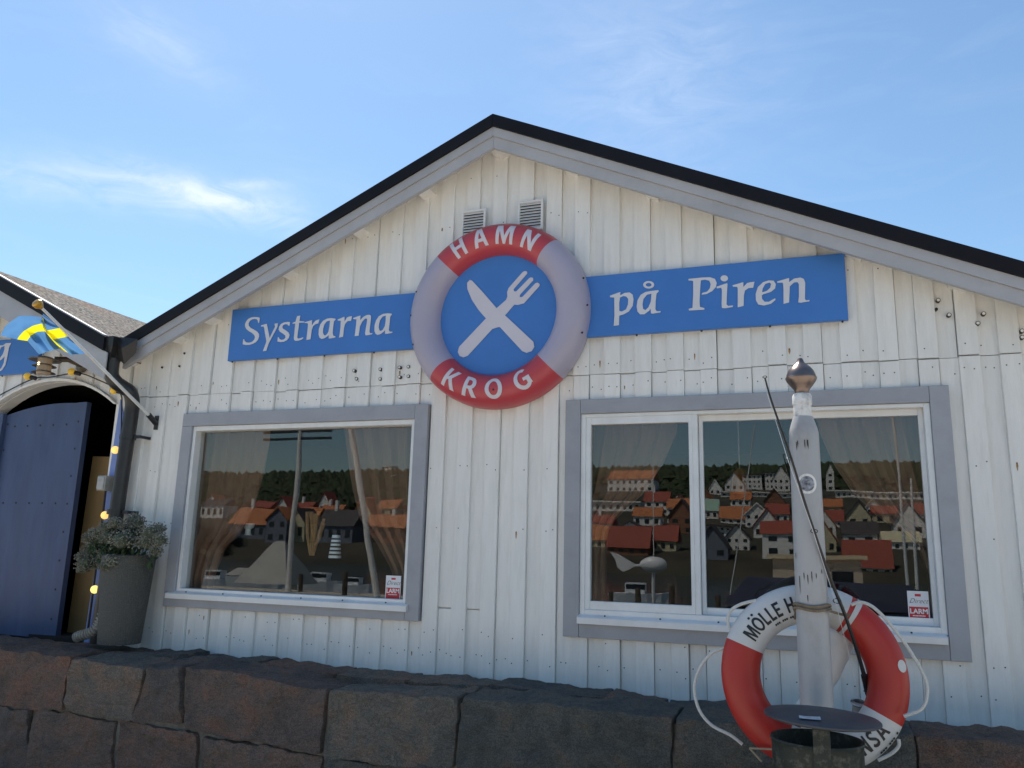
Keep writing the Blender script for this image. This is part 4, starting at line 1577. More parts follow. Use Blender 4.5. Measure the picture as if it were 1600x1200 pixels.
# two lines of small print
for a_, n_, fl, rr_, st_ in ((-36, 13, False, BM - 0.048, 2.0), (139, 9, True, BM + 0.062, -2.0)):
    mb = MB()
    for q in range(n_):
        if q % 4 == 3:
            continue
        aa = R_(a_ + st_ * q)
        e_ = R_(abs(st_) * 0.38)
        mb.add([buoy_pt(aa - e_, rr_, off=0.002), buoy_pt(aa + e_, rr_, off=0.002), buoy_pt(aa + e_, rr_ + 0.008, off=0.002), buoy_pt(aa - e_, rr_ + 0.008, off=0.002)], [(0, 1, 2, 3)])
    stuff_(mb.build('small_print', m_btext, buoy))
# white scuff on the right of the ring
mb = MB()
mb.flat([ell(0, 0, 0.021, 0.018, 16)], lambda a, b: buoy_pt(R_(80) + a / BM, BM + 0.05 + b, off=0.002))
mb.build('scuff', m_bwhite, buoy)
# grab line looping outside the ring
m_rope = mat('white_rope', (0.66, 0.65, 0.61), 0.8, var=0.1, nscale=120, bump=0.6, bscale=220)


def smooth_path(pts, n=8):
    out = []
    for a in range(len(pts) - 1):
        p0, p1, p2, p3 = pts[max(a - 1, 0)], pts[a], pts[a + 1], pts[min(a + 2, len(pts) - 1)]
        for i in range(n):
            u = i / n
            out.append(0.5 * ((2 * p1) + (p2 - p0) * u + (2 * p0 - 5 * p1 + 4 * p2 - p3) * u * u + (3 * p1 - p0 - 3 * p2 + p3) * u ** 3))
    out.append(pts[-1])
    return out


for cps in ([(1182, 938), (1158, 944), (1142, 954), (1137, 970), (1142, 984)], [(1135, 1012), (1113, 1020), (1094, 1043), (1085, 1073), (1092, 1108), (1112, 1133), (1142, 1149), (1160, 1163)],
            [(1330, 945), (1345, 941), (1366, 950), (1395, 980), (1425, 1022), (1446, 1062), (1448, 1090), (1438, 1109), (1412, 1119)], [(1404, 1155), (1404, 1166), (1392, 1178), (1372, 1188)]):
    mb = MB()
    mb.tube(smooth_path([P(a, b, YB - 0.03) for a, b in cps]), 0.0068, 8)
    mb.build('grab_line', m_rope, buoy, smooth=True)
# strap round the ring at upper right
mb = MB()
vs, nc = [], 24
for i in range(2):
    a = R_(31.4 + 3.7 * i)
    for j in range(nc):
        vs.append(buoy_pt(a, 0, th=2 * math.pi * j / nc, off=0.003))
mb.add(vs, [(j, (j + 1) % nc, nc + (j + 1) % nc, nc + j) for j in range(nc)])
mb.build('strap', m_bwhite, buoy, smooth=True)
mb = MB()
for a_, b_ in (((1171, 1169), (1210, 1171)), ((1171, 1169), (1190, 1190))):
    mb.tube([P(a_[0], a_[1], YB - 0.12), P(b_[0], b_[1], YB - 0.12)], 0.004, 6)
mb.build('thin_cord', mat('tan_cord', (0.36, 0.30, 0.2), 0.8), buoy)
# lashing that ties ring to post
m_lash = mat('tan_cord_old', (0.20, 0.15, 0.10), 0.8, var=0.3, nscale=60)
lash = thing('lashing', (cx, YP, 1.3), 'brown cord lashed round the grey post to hold the lifebuoy', 'cord')
mb = MB()
for dz, pyl in ((0, 947), (0, 953)):
    z = P(1275, pyl, YP - 0.07).z
    mb.tube([(cx + (24 * pxm + 0.005) * math.sin(a_), YP - (24 * pxm + 0.005) * math.cos(a_), z + 0.004 * math.sin(3 * a_ + pyl)) for a_ in [2 * math.pi * i / 32 for i in range(33)]], 0.006, 8)
mb.tube([P(1297, 955, YP - 0.06), P(1315, 960, YB - 0.075), P(1329, 961, YB - 0.075)], 0.006, 6)
mb.tube([P(1256, 957, YP - 0.05), P(1243, 952, YB - 0.075), P(1242, 968, YB - 0.08)], 0.005, 6)
mb.build('cord', m_lash, lash, smooth=True)

# ------------------------------------------------------------------ rolled white sheet behind the post
m_sheet = mat('white_plastic_sheet', (0.72, 0.72, 0.73), 0.35, var=0.05, nscale=8)
sp = [P(1313, 962, -0.80), P(1318, 985, -0.80), P(1308, 1012, -0.80), P(1294, 1048, -0.79), P(1272, 1085, -0.78), P(1256, 1108, -0.78), P(1247, 1122, -0.78)]
sheet = MB()
sheet.tube(smooth_path(sp, 6), [(0.045 + 0.03 * min(1, i / 8)) * (1 - 0.62 * i / 36) + 0.002 * math.sin(i * 1.1) for i in range(37)], 16)
tag(sheet.build('rolled_sheet', m_sheet, None, smooth=True), 'rolled white plastic sheet hanging behind the grey post', 'sheet')

# ------------------------------------------------------------------ fishing rod
m_rod = mat('black_rod', (0.012, 0.012, 0.014), 0.3)
rodt = thing('fishing_rod', P(1357, 1090, -0.82), 'thin black fishing rod leaning past the finial post', 'fishing rod')
rp = [P(1195, 590, -1.32), P(1206, 628, -1.30), P(1236, 715, -1.26), P(1266, 812, -1.20), P(1298, 905, -1.12), P(1320, 960, -1.07), P(1340, 1020, -0.99), P(1352, 1062, -0.92), P(1358, 1086, -0.86)]
mb = MB()
sp_ = smooth_path(rp, 5)
mb.tube(sp_, [0.0032 + 0.0062 * i / (len(sp_) - 1) for i in range(len(sp_))], 8)
rod = mb.build('rod_blank', m_rod, rodt, smooth=True)
mb = MB()
mb.tube([P(1350, 1055, -0.93), P(1357, 1082, -0.87), P(1364, 1106, -0.80)], [0.013, 0.015, 0.012], 10)
mb.build('grip', m_rod, rodt, smooth=True)
for px, py, Y, r in ((1195, 589, -1.325, 0.008), (1233, 717, -1.27, 0.010), (1272, 830, -1.20, 0.013), (1308, 939, -1.11, 0.015)):
    c = P(px, py, Y)
    mb = MB()
    mb.tube([c + Vector((r * math.cos(a_), 0.3 * r * math.sin(a_), 0.6 * r * math.sin(a_))) for a_ in [2 * math.pi * i / 14 for i in range(15)]], 0.0018, 5)
    mb.build('guide_ring', m_rod, rodt)
mb = MB()
mb.tube([P(1191, 590, -1.325), P(1231, 718, -1.28), P(1270, 829, -1.215), P(1305, 939, -1.125), P(1345, 1095, -0.86)], 0.0011, 5)
mb.build('line', mat('fishing_line', (0.7, 0.72, 0.75), 0.3), rodt)
rc = P(1342, 1108, -0.84)
mb = MB()
mb.lathe([(0.0, -0.045), (0.032, -0.045), (0.036, -0.03), (0.026, -0.02), (0.026, 0.015), (0.036, 0.025), (0.034, 0.03), (0.022, 0.034), (0.02, 0.02)], rc, 20, Vector((0.1, -0.25, 1)))
mb.box(rc.x - 0.045, rc.x + 0.03, rc.y - 0.02, rc.y + 0.02, rc.z - 0.09, rc.z - 0.04)
mb.tube([rc + Vector((-0.03, 0, -0.06)), rc + Vector((-0.07, -0.03, -0.05)), rc + Vector((-0.075, -0.035, -0.02))], 0.006, 6)
mb.build('reel', m_steel, rodt, smooth=True)

# ------------------------------------------------------------------ litter bin with raised lid
YW = -1.42
m_bin = mat('dark_green_bin_paint', (0.020, 0.026, 0.021), 0.5, var=0.25, nscale=9, dark=(0.20, 0.19, 0.16), dark_amt=0.5, dscale=34, spec=0.3, bump=0.2, bscale=60)
m_lid = mat('slate_grey_lid', (0.045, 0.05, 0.06), 0.5, var=0.15, nscale=12)
bcx = P(1276, 1150, YW).x
rim_z = P(1276, 1154, YW).z
br = (P(1348, 1160, YW).x - P(1203, 1160, YW).x) / 2
bin_t = thing('litter_bin', (bcx, YW, 0.0), 'dark green metal litter bin under a raised flat lid', 'litter bin')
mb = MB()
mb.lathe([(br * 0.9, 0.01), (br * 0.97, 0.02), (br * 0.99, rim_z - 0.03), (br, rim_z - 0.012), (br + 0.004, rim_z - 0.004), (br + 0.002, rim_z + 0.002), (br - 0.006, rim_z + 0.002), (br - 0.012, rim_z - 0.01), (br - 0.014, 0.05), (0.0, 0.04)], (bcx, YW, 0), 48)
mb.build('body', m_bin, bin_t, smooth=True)
lc = P(1284, 1121, YW)
lr = (P(1376, 1121, YW).x - P(1192, 1121, YW).x) / 2
mb = MB()
prof = [(0.0, -0.004), (lr * 0.96, -0.008), (lr, -0.004), (lr, 0.002), (lr * 0.97, 0.007), (lr * 0.6, 0.016), (0.0, 0.022)]
mb.lathe(prof, lc, 56, Vector((0.03, 0.004, 1)))
lid = mb.build('lid', m_lid, bin_t, smooth=True)
mb = MB()
bx = P(1283, 1160, YW - br).x
mb.box(bx - 0.026, bx + 0.030, YW - br - 0.010, YW - br + 0.004, 0.03, lc.z - 0.012)
mb.build('lid_bracket', m_bin, bin_t)
mb = MB()
a = PZ(1249, 1124, lc.z + 0.014)
b2 = PZ(1283, 1127, lc.z + 0.014)
c2 = PZ(1281, 1120, lc.z + 0.014)
d2 = PZ(1248, 1118, lc.z + 0.014)
up = Vector((0, 0, 0.004))
mb.add([a + up, b2 + up, c2 + up, d2 + up], [(0, 1, 2, 3)])
mb.build('lid_sticker', mat('worn_white_label', (0.5, 0.52, 0.56), 0.5, var=0.35, nscale=60), bin_t)

# === LEFT OBJECTS ===
# ------------------------------------------------------------------ flag and pole
m_pole = mat('white_flagpole', (0.72, 0.72, 0.70), 0.4)
A, B = P(244, 660, -0.03), P(63, 479, -1.05)
flag = thing('flag', A, 'small blue and yellow flag on a slanting white pole by the arched door', 'flag')
mb = MB()
mb.tube([A, B], [0.013, 0.009], 10)
mb.build('flagpole', m_pole, flag, smooth=True)
mb = MB()
ax = (B - A).normalized()
mb.lathe([(0.0, -0.035), (0.012, -0.025), (0.03, 0.0), (0.033, 0.02), (0.026, 0.03), (0.0, 0.034)], B + ax * 0.012, 14, ax)
mb.build('finial', mat('gold_paint', (0.62, 0.33, 0.05), 0.3, metal=0.3), flag, smooth=True)
mb = MB()
mb.box(A.x - 0.014, A.x + 0.014, -0.036, -0.02, A.z - 0.055, A.z + 0.05)
mb.tube([A + Vector((0.0, 0.0, -0.01)), A + (B - A).normalized() * 0.09], 0.02, 10)
mb.build('bracket', m_pipe, flag)
# cloth: rows run down the hoist (t), columns along the fly (u)
cols = [(0.0, -0.40, [(0, (448, 600)), (.4, (640, 745)), (.6, (720, 835)), (1, (905, 1018))]),
        (0.15, -0.42, [(0, (444, 620)), (.4, (565, 762)), (.6, (640, 853)), (1, (820, 1022))]),
        (0.31, -0.45, [(0, (440, 640)), (.4, (480, 778)), (.6, (553, 870)), (1, (732, 1028))]),
        (0.36, -0.42, [(0, (452, 642)), (.4, (492, 780)), (.6, (562, 868)), (1, (738, 1022))]),
        (0.44, -0.45, [(0, (442, 648)), (.4, (474, 772)), (.6, (500, 850)), (1, (660, 985))]),
        (0.55, -0.52, [(0, (430, 638)), (.4, (440, 702)), (.6, (468, 782)), (1, (615, 965))]),
        (0.72, -0.50, [(0, (330, 622)), (.4, (345, 725)), (.6, (385, 790)), (1, (520, 990))]),
        (0.86, -0.53, [(0, (200, 622)), (.4, (250, 780)), (.6, (320, 830)), (1, (440, 1015))]),
        (0.95, -0.50, [(0, (60, 720)), (.4, (195, 840)), (.6, (292, 870)), (1, (412, 1022))]),
        (1.0, -0.47, [(0, (5, 830)), (.4, (180, 870)), (.6, (285, 885)), (1, (408, 1028))])]
NT, NU = 30, 48


def flag_pt(u, tt):
    def cp(i):
        c_ = cols[i]
        tab = c_[2]
        for (t0, p0), (t1, p1) in zip(tab, tab[1:]):
            if t0 <= tt <= t1:
                k_ = (tt - t0) / (t1 - t0)
                return Vector((p0[0] + (p1[0] - p0[0]) * k_, p0[1] + (p1[1] - p0[1]) * k_, c_[1] - 0.45 + 0.30 * tt))
    for i in range(len(cols) - 1):
        if cols[i][0] <= u <= cols[i + 1][0] + 1e-9:
            k_ = (u - cols[i][0]) / (cols[i + 1][0] - cols[i][0])
            v = cp(i).lerp(cp(i + 1), k_)
            break
    Y = v.z + 0.012 * math.sin(u * 23 + tt * 5) + 0.008 * math.sin(tt * 13 + u * 9)
    return P(v.x / 6.667, 400 + v.y / 6.667, Y)


us = sorted(set([i / NU for i in range(NU + 1)] + [0.31, 0.44]))
ts = sorted(set([i / NT for i in range(NT + 1)] + [0.4, 0.6]))
vs = [flag_pt(u, t_) for u in us for t_ in ts]
nt_ = len(ts)
mb = MB()
blue_f, yel_f = [], []
for i in range(len(us) - 1):
    for j in range(nt_ - 1):
        um, tm = (us[i] + us[i + 1]) / 2, (ts[j] + ts[j + 1]) / 2
        q = (i * nt_ + j, (i + 1) * nt_ + j, (i + 1) * nt_ + j + 1, i * nt_ + j + 1)
        (yel_f if (0.31 < um < 0.44 or 0.4 < tm < 0.6) else blue_f).append(q)
mb.add(vs, blue_f)
mb.k = 1
o_ = len(mb.v)
for q in yel_f:
    mb.f.append(q)
    mb.m.append(1)


def cloth(name, col):
    m = mat(name, col, 0.8, var=0.06, nscale=20)
    t_ = m.node_tree
    b_ = t_.nodes['Principled BSDF']
    tr_ = t_.nodes.new('ShaderNodeBsdfTranslucent')
    tr_.inputs[0].default_value = (*[min(1, c_ * 1.25) for c_ in col], 1)
    mx_ = t_.nodes.new('ShaderNodeMixShader')
    mx_.inputs[0].default_value = 0.45
    t_.links.new(b_.outputs[0], mx_.inputs[1])
    t_.links.new(tr_.outputs[0], mx_.inputs[2])
    t_.links.new(mx_.outputs[0], t_.nodes['Material Output'].inputs[0])
    return m


mb.build('cloth', [cloth('flag_blue', (0.085, 0.22, 0.43)), cloth('flag_yellow', (0.92, 0.74, 0.015))], flag, smooth=True)

# ------------------------------------------------------------------ bulkhead lamp over the arch
lc_ = P(69, 574, -0.26)
lamp = thing('bulkhead_lamp', Vector((lc_.x + 0.12, -0.03, lc_.z)), 'brass louvred ship lamp glowing over the arched door', 'lamp')
m_brass = mat('dark_brass', (0.20, 0.16, 0.12), 0.4, metal=0.7, var=0.2)
m_lampglass = mat('warm_lamp_glass', (0.26, 0.24, 0.21), 0.08, emit=((1.0, 0.62, 0.28), 0.06))
mb = MB()
for h, r in ((0.06, 0.115), (0.012, 0.085), (-0.04, 0.085)):
    mb.lathe([(0.05, h + 0.012), (r, h - 0.002), (r, h - 0.006), (0.05, h + 0.005)], lc_, 28)
mb.lathe([(0.0, 0.085), (0.05, 0.08), (0.06, 0.07), (0.05, 0.066)], lc_, 24)
mb.build('louvre', m_brass, lamp, smooth=True)
mb = MB()
mb.lathe([(0.048, -0.055), (0.052, -0.04), (0.052, 0.065), (0.04, 0.07)], lc_, 24)
mb.lathe([(0.0, -0.062), (0.03, -0.06), (0.048, -0.055)], lc_, 24)
mb.build('lamp_glass', m_lampglass, lamp, smooth=True)
mb = MB()
mb.sphere(lc_ + Vector((0, -0.045, 0.02)), 0.014, 10, 8)
mb.build('bulb', mat('hot_bulb', (1, 0.8, 0.5), 0.5, emit=((1.0, 0.72, 0.38), 4.0)), lamp, smooth=True)
mb = MB()
mb.tube([lc_ + Vector((0.05, 0.04, 0.07)), lc_ + Vector((0.10, 0.12, 0.085)), Vector((lc_.x + 0.13, -0.04, lc_.z + 0.06))], 0.022, 10)
mb.lathe([(0.05, 0.0), (0.05, 0.02), (0.0, 0.025)], (lc_.x + 0.13, -0.024, lc_.z + 0.05), 20, Vector((0, -1, 0)))
mb.build('lamp_bracket', m_brass, lamp, smooth=True)

# ------------------------------------------------------------------ festoon of yellow bulbs round the arch
fest = thing('festoon', P(112, 581, -0.05), 'string of round yellow bulbs hung round the arched door', 'string light')
m_cable = mat('black_cable', (0.02, 0.018, 0.016), 0.6)
bulbs = [(43, 588, 0), (112, 581, 0), (178, 610, 0), (180, 703, 1), (164, 805, 1), (148, 921, 2)]
cab = smooth_path([P(a, b, -0.06) for a, b in ((-40, 640), (10, 612), (52, 592), (80, 589), (120, 583), (150, 592), (186, 612), (190, 640), (187, 703), (171, 805), (155, 921), (142, 990))], 6)
mb = MB()
mb.tube(cab, 0.005, 6)
mb.build('cable', m_cable, fest)
mbul = [mat('yellow_bulb', (0.80, 0.50, 0.05), 0.3, emit=((1.0, 0.62, 0.08), 0.12)), mat('yellow_bulb_lit', (0.8, 0.5, 0.15), 0.4, emit=((1.0, 0.60, 0.18), 0.85)),
        mat('yellow_bulb_bright', (0.8, 0.6, 0.2), 0.4, emit=((1.0, 0.76, 0.22), 0.95))]
for px, py, st in bulbs:
    c = P(px, py, -0.10)
    mb = MB()
    mb.sphere(c, 0.029, 18, 12)
    bl_ = mb.build('bulb', mbul[st], fest, smooth=True)
    mb = MB()
    if st == 0:
        mb.tube([c + Vector((0.018, 0.01, -0.004)), c + Vector((0.06, 0.03, -0.014))], 0.017, 10)
    else:
        mb.tube([c + Vector((0, 0.02, 0)), c + Vector((0, 0.055, 0))], 0.017, 10)
    mb.build('bulb_socket', m_cable, bl_)

# ------------------------------------------------------------------ grey junction box
c = P(163, 755, -0.09)
jb = thing('junction_box', Vector((c.x, -0.03, c.z)), 'small grey electrical box on the blue door jamb', 'junction box')
MB().bev(c.x - 0.042, c.x + 0.036, -0.12, -0.031, c.z - 0.055, c.z + 0.055, 0.006).build('case', mat('weathered_grey_plastic', (0.42, 0.42, 0.40), 0.5, var=0.12, nscale=20, dark=(0.2, 0.19, 0.17), dark_amt=0.5, dscale=14), jb)
MB().bev(c.x - 0.036, c.x + 0.030, -0.126, -0.1205, c.z - 0.048, c.z + 0.048, 0.003).build('case_lid', MATS['weathered_grey_plastic'], jb)
mb = MB()
mb.tube([Vector((c.x - 0.01, -0.06, c.z - 0.054)), Vector((c.x - 0.015, -0.05, c.z - 0.3)), Vector((c.x - 0.02, -0.05, 0.9))], 0.008, 8)
mb.build('conduit', m_cable, jb)

# ------------------------------------------------------------------ tall woven planter
YT = -0.225
m_weave = bpy.data.materials.new('grey_woven_rattan')
m_weave.use_nodes = True
t = m_weave.node_tree
b = t.nodes['Principled BSDF']
co = t.nodes.new('ShaderNodeTexCoord').outputs['Object']
wv = t.nodes.new('ShaderNodeTexWave')
wv.bands_direction = 'Z'
wv.inputs['Scale'].default_value = 38
wv.inputs['Distortion'].default_value = 6
wv.inputs['Detail Scale'].default_value = 3
t.links.new(co, wv.inputs['Vector'])
wv2 = t.nodes.new('ShaderNodeTexWave')
wv2.bands_direction = 'X'
wv2.inputs['Scale'].default_value = 33
wv2.inputs['Distortion'].default_value = 7
wv2.inputs['Detail Scale'].default_value = 4
t.links.new(co, wv2.inputs['Vector'])
h_ = nmath(t, 'MULTIPLY', wv.outputs['Fac'], wv2.outputs['Fac'])
t.links.new(nramp(t, h_, [(0.0, (0.10, 0.098, 0.086)), (0.4, (0.19, 0.188, 0.168)), (1.0, (0.27, 0.268, 0.245))]), b.inputs['Base Color'])
b.inputs['Roughness'].default_value = 0.75
bn = t.nodes.new('ShaderNodeBump')
bn.inputs['Distance'].default_value = 0.008
t.links.new(h_, bn.inputs['Height'])
t.links.new(bn.outputs[0], b.inputs['Normal'])
bot, topc = P(185, 1006, YT), P(203, 869, YT)
ptop = 40.0 * 5.5 / FPX
pbot = 31.0 * 5.5 / FPX
pcx = (bot.x + topc.x) / 2 + 0.005
pcx = P(186, 1004, YT).x
bz = P(186, 1005, YT).z
tz = topc.z
pt = thing('potted_plant', (pcx, YT, bz), 'tall grey woven planter with pale grey flower heads on the wall top', 'potted plant')
mb = MB()
prof = []
for i in range(15):
    u = i / 14
    prof.append((pbot + (ptop - pbot) * u, bz + (tz - bz) * u))
prof += [(ptop + 0.006, tz + 0.006), (ptop - 0.008, tz + 0.012), (ptop - 0.018, tz + 0.004), (ptop - 0.02, tz - 0.06), (0, tz - 0.06)]
mb.lathe([(0, bz)] + prof, (pcx, YT, 0), 40)
mb.build('pot', m_weave, pt, smooth=True)
m_head = mat('grey_green_flowerets', (0.23, 0.225, 0.175), 0.8, var=0.35, nscale=30, rnd=0.22)
m_leaf = mat('dark_green_leaf', (0.055, 0.085, 0.035), 0.7, var=0.4, nscale=20)
m_core = mat('dusty_green_core', (0.085, 0.095, 0.06), 0.85, var=0.4, nscale=40)
r2 = random.Random(11)
heads = [(135, 880, 15), (150, 850, 17), (128, 870, 9), (143, 865, 17), (160, 872, 15), (170, 825, 15), (180, 818, 10), (190, 845, 17), (206, 826, 17), (215, 818, 12), (212, 812, 11), (200, 840, 15),
         (235, 835, 17), (247, 828, 11), (250, 845, 12), (228, 848, 12), (185, 872, 12), (175, 878, 12), (165, 885, 10), (150, 880, 14), (243, 862, 9), (155, 835, 12), (148, 832, 9), (130, 889, 8), (215, 832, 13), (168, 840, 12), (140, 840, 10)]
ico = []
for v in ((0, 0, 1), (0.9, 0, -0.2), (-0.45, 0.78, -0.2), (-0.45, -0.78, -0.2)):
    ico.append(Vector(v))
for hx, hy, hr in heads:
    Y = YT + r2.uniform(-0.14, 0.06) - 0.04
    c = P(hx, hy, Y)
    rad = hr * 5.8 / FPX
    mb = MB()
    for i in range(190):
        d = Vector((r2.gauss(0, 1), r2.gauss(0, 1), r2.gauss(0, 1))).normalized()
        if d.z < -0.75:
            continue
        q = c + Vector((d.x, d.y, d.z * 0.85)) * rad * r2.uniform(0.66, 1.22)
        s_ = r2.uniform(0.005, 0.0095)
        rot = Vector((r2.uniform(-1, 1), r2.uniform(-1, 1), r2.uniform(-1, 1))).normalized().to_track_quat('Z', 'Y')
        mb.add([q + (rot @ v) * s_ for v in ico], [(0, 1, 2), (0, 2, 3), (0, 3, 1), (1, 3, 2)])
    mb.k = 1
    mb.sphere(c, rad * 0.66, 10, 7)
    mb.build('flower_head', [m_head, m_core], pt)
mb = MB()
base_ = Vector((pcx, YT, tz - 0.03))
for i in range(520):
    a_ = r2.uniform(0, 2 * math.pi)
    rr_ = r2.uniform(0.0, 0.22)
    q = Vector((pcx - 0.06 + 1.35 * rr_ * math.cos(a_), YT - 0.02 + 0.7 * rr_ * math.sin(a_), tz + r2.uniform(-0.04, 0.15) - rr_ * 0.2))
    rot = Vector((r2.uniform(-1, 1), r2.uniform(-1, 0.3), r2.uniform(0, 1))).normalized().to_track_quat('Z', 'Y')
    s_ = r2.uniform(0.016, 0.034)
    mb.add([q + (rot @ Vector(v)) * s_ for v in ((0, -1, 0), (0.45, 0, 0.1), (0, 1, -0.1), (-0.45, 0, 0.1))], [(0, 1, 2, 3)])
lf_ = mb.build('foliage', m_leaf, pt)
lf_['kind'] = 'stuff'
mb = MB()
for hx, hy, hr in heads[::2]:
    c = P(hx, hy, YT - 0.05)
    mb.tube([base_, (base_ + c) / 2 + Vector((0, 0, 0.06)), c], 0.004, 5)
mb.build('stem', m_leaf, pt)

# ------------------------------------------------------------------ ribbed hose end beside the planter
m_hose = mat('grey_ribbed_hose', (0.30, 0.28, 0.24), 0.6, var=0.2, nscale=20)
hp = smooth_path([P(162, 955, -0.24), P(156, 972, -0.25), P(148, 984, -0.27), P(138, 990, -0.28), P(126, 993, -0.29), P(119, 996, -0.29)], 12)
mb = MB()
mb.tube(hp, [0.030 + (0.006 if i % 4 < 2 else -0.004) for i in range(len(hp))], 14)
ho = mb.build('ribbed_hose', m_hose, None)
tag(ho, 'grey ribbed hose end lying beside the woven planter', 'hose')

# === REFLECTED ===
# ------------------------------------------------------------------ village across the harbour, seen in the panes
m_wh = mat('far_white_wall', (0.85, 0.82, 0.76), 0.7, var=0.05, nscale=0.5)
m_crm = mat('far_cream_wall', (0.62, 0.55, 0.36), 0.7, var=0.05, nscale=0.5)
m_gry = mat('far_grey_wall', (0.16, 0.18, 0.22), 0.7, var=0.08, nscale=0.5)
m_org = mat('far_orange_tiles', (0.46, 0.16, 0.06), 0.8, var=0.15, nscale=2)
m_rdt = mat('far_red_tiles', (0.31, 0.07, 0.045), 0.8, var=0.15, nscale=2)
m_gnt = mat('far_green_roof', (0.30, 0.46, 0.36), 0.7, var=0.08, nscale=1)
m_drk = mat('far_dark_roof', (0.07, 0.06, 0.06), 0.8, var=0.2, nscale=2)
m_win = mat('far_window_dark', (0.02, 0.025, 0.03), 0.2)
m_brick = mat('far_brick', (0.26, 0.12, 0.07), 0.8, var=0.2, nscale=2)
win_me = {}
SITES = []


def far_house(name, px, py, wpx, hpx, wallm, roofm, label, gable=True, dist=None, cols_=3, rows=1, flat_roof=False, roof_k=0.5, group='houses mirrored in the window panes', chim=False, yaw=0.0):
    """a house whose base stands on the slope where the panes mirror it at (px, py)"""
    p = RF(px, py, dist) if dist else RFH(px, py)
    dd = -p.y + 4.7
    sc = dd / FPX * 1.06
    wd, hg = wpx * sc, hpx * sc
    dp = max(6.0, wd * 0.8)
    x0, x1 = p.x - wd / 2, p.x + wd / 2
    y1, y0 = p.y, p.y - dp
    z0, z1 = p.z - 3.5, p.z + hg
    SITES.append((p.x / (dd), -p.y, wd / dd, hg))
    h_ = thing(name, (p.x, p.y - dp / 2, z0), label, 'house', group)
    MB().box(x0, x1, y0, y1, z0, z1).build('wall', wallm, h_)
    mb = MB()
    e = 0.4
    if flat_roof:
        mb.box(x0 - e, x1 + e, y0 - e, y1 + e * 2, z1 + 0.01, z1 + 0.45)
    elif gable:
        rh = wd * roof_k
        xm = (x0 + x1) / 2
        mb.prism([(x0 - e, z1 - e * 0.6), (xm, z1 + rh), (x1 + e, z1 - e * 0.6), (x1 + e, z1 - e * 0.6 - 0.3), (xm, z1 + rh - 0.35), (x0 - e, z1 - e * 0.6 - 0.3)], y0 - e, y1 + e)
        gb = MB()
        gb.prism([(x0, z1 + 0.005), (x1, z1 + 0.005), (xm, z1 + rh - 0.4)], y0 + 0.02, y1 - 0.02)
        gb.build('gable', wallm, h_)
    else:
        rh = dp * roof_k * 0.6
        ym = (y0 + y1) / 2
        a_ = [(x0 - e, y1 + e, z1 - 0.1), (x1 + e, y1 + e, z1 - 0.1), (x1 + e, ym, z1 + rh), (x0 - e, ym, z1 + rh), (x0 - e, y0 - e, z1 - 0.1), (x1 + e, y0 - e, z1 - 0.1)]
        mb.add(a_, [(0, 1, 2, 3), (3, 2, 5, 4), (0, 3, 4), (1, 5, 2), (0, 4, 5, 1)])
    r_ = mb.build('roof', roofm, h_)
    if chim:
        cxm = x0 + wd * 0.3
        MB().box(cxm - 0.4, cxm + 0.4, (y0 + y1) / 2 - 0.4, (y0 + y1) / 2 + 0.4, z1 + 0.2, z1 + wd * roof_k * 0.6 + 1.2).build('chimney', m_wh, r_)
    ww, wh_ = wd / cols_ * 0.42, hg / rows * 0.42
    key = (round(ww, 2), round(wh_, 2))
    if key not in win_me:
        bb = MB().box(-ww / 2, ww / 2, -0.05, 0.08, -wh_ / 2, wh_ / 2)
        me_ = bpy.data.meshes.new('window')
        me_.from_pydata(bb.v, [], bb.f)
        me_.materials.append(m_win)
        win_me[key] = me_
    for r in range(rows):
        for c_ in range(cols_):
            share('window', win_me[key], (x0 + wd * (c_ + 0.5) / cols_, y1, p.z + hg * (r + 0.55) / rows), h_)
    return h_


# in the left pane
far_house('grey_house', 385, 842, 75, 26, m_gry, m_org, 'dark grey house with orange roof mirrored left in the single pane', gable=False, cols_=4, roof_k=0.8, chim=True)
far_house('grey_house', 430, 850, 44, 44, m_gry, m_org, 'dark grey gabled house with orange roof mirrored beside the metal pole', cols_=2, rows=2)
far_house('cream_house', 462, 848, 30, 36, m_crm, m_drk, 'cream gabled house mirrored behind the metal pole', cols_=2, rows=1, roof_k=0.75)
far_house('dark_house', 522, 848, 66, 28, m_gry, m_drk, 'dark roofed grey house mirrored in the middle of the single pane', gable=False, cols_=4, roof_k=0.9, chim=True)
far_house('orange_house', 585, 838, 34, 16, m_brick, m_org, 'low brick house with orange roof mirrored left of the leaning pole', gable=False, cols_=3, roof_k=0.9)
far_house('orange_house', 612, 850, 42, 26, m_brick, m_org, 'brick house with orange roof mirrored above the alarm sticker', gable=False, cols_=3, roof_k=0.9, chim=True)
far_house('pale_house', 330, 812, 50, 26, m_wh, m_drk, 'pale house mirrored at the left edge of the single pane', gable=False, cols_=4, roof_k=0.5)
far_house('pale_house', 432, 750, 16, 6, m_wh, m_drk, 'white house alone on the wooded hill mirrored in the single pane', cols_=3, flat_roof=True)
far_house('pale_house', 605, 733, 22, 5, m_wh, m_wh, 'white house high on the wooded hill mirrored at the right of the single pane', cols_=3, flat_roof=True)
far_house('pale_house', 620, 748, 22, 5, m_wh, m_wh, 'lower white house on the wooded hill mirrored at the right of the single pane', cols_=3, flat_roof=True)
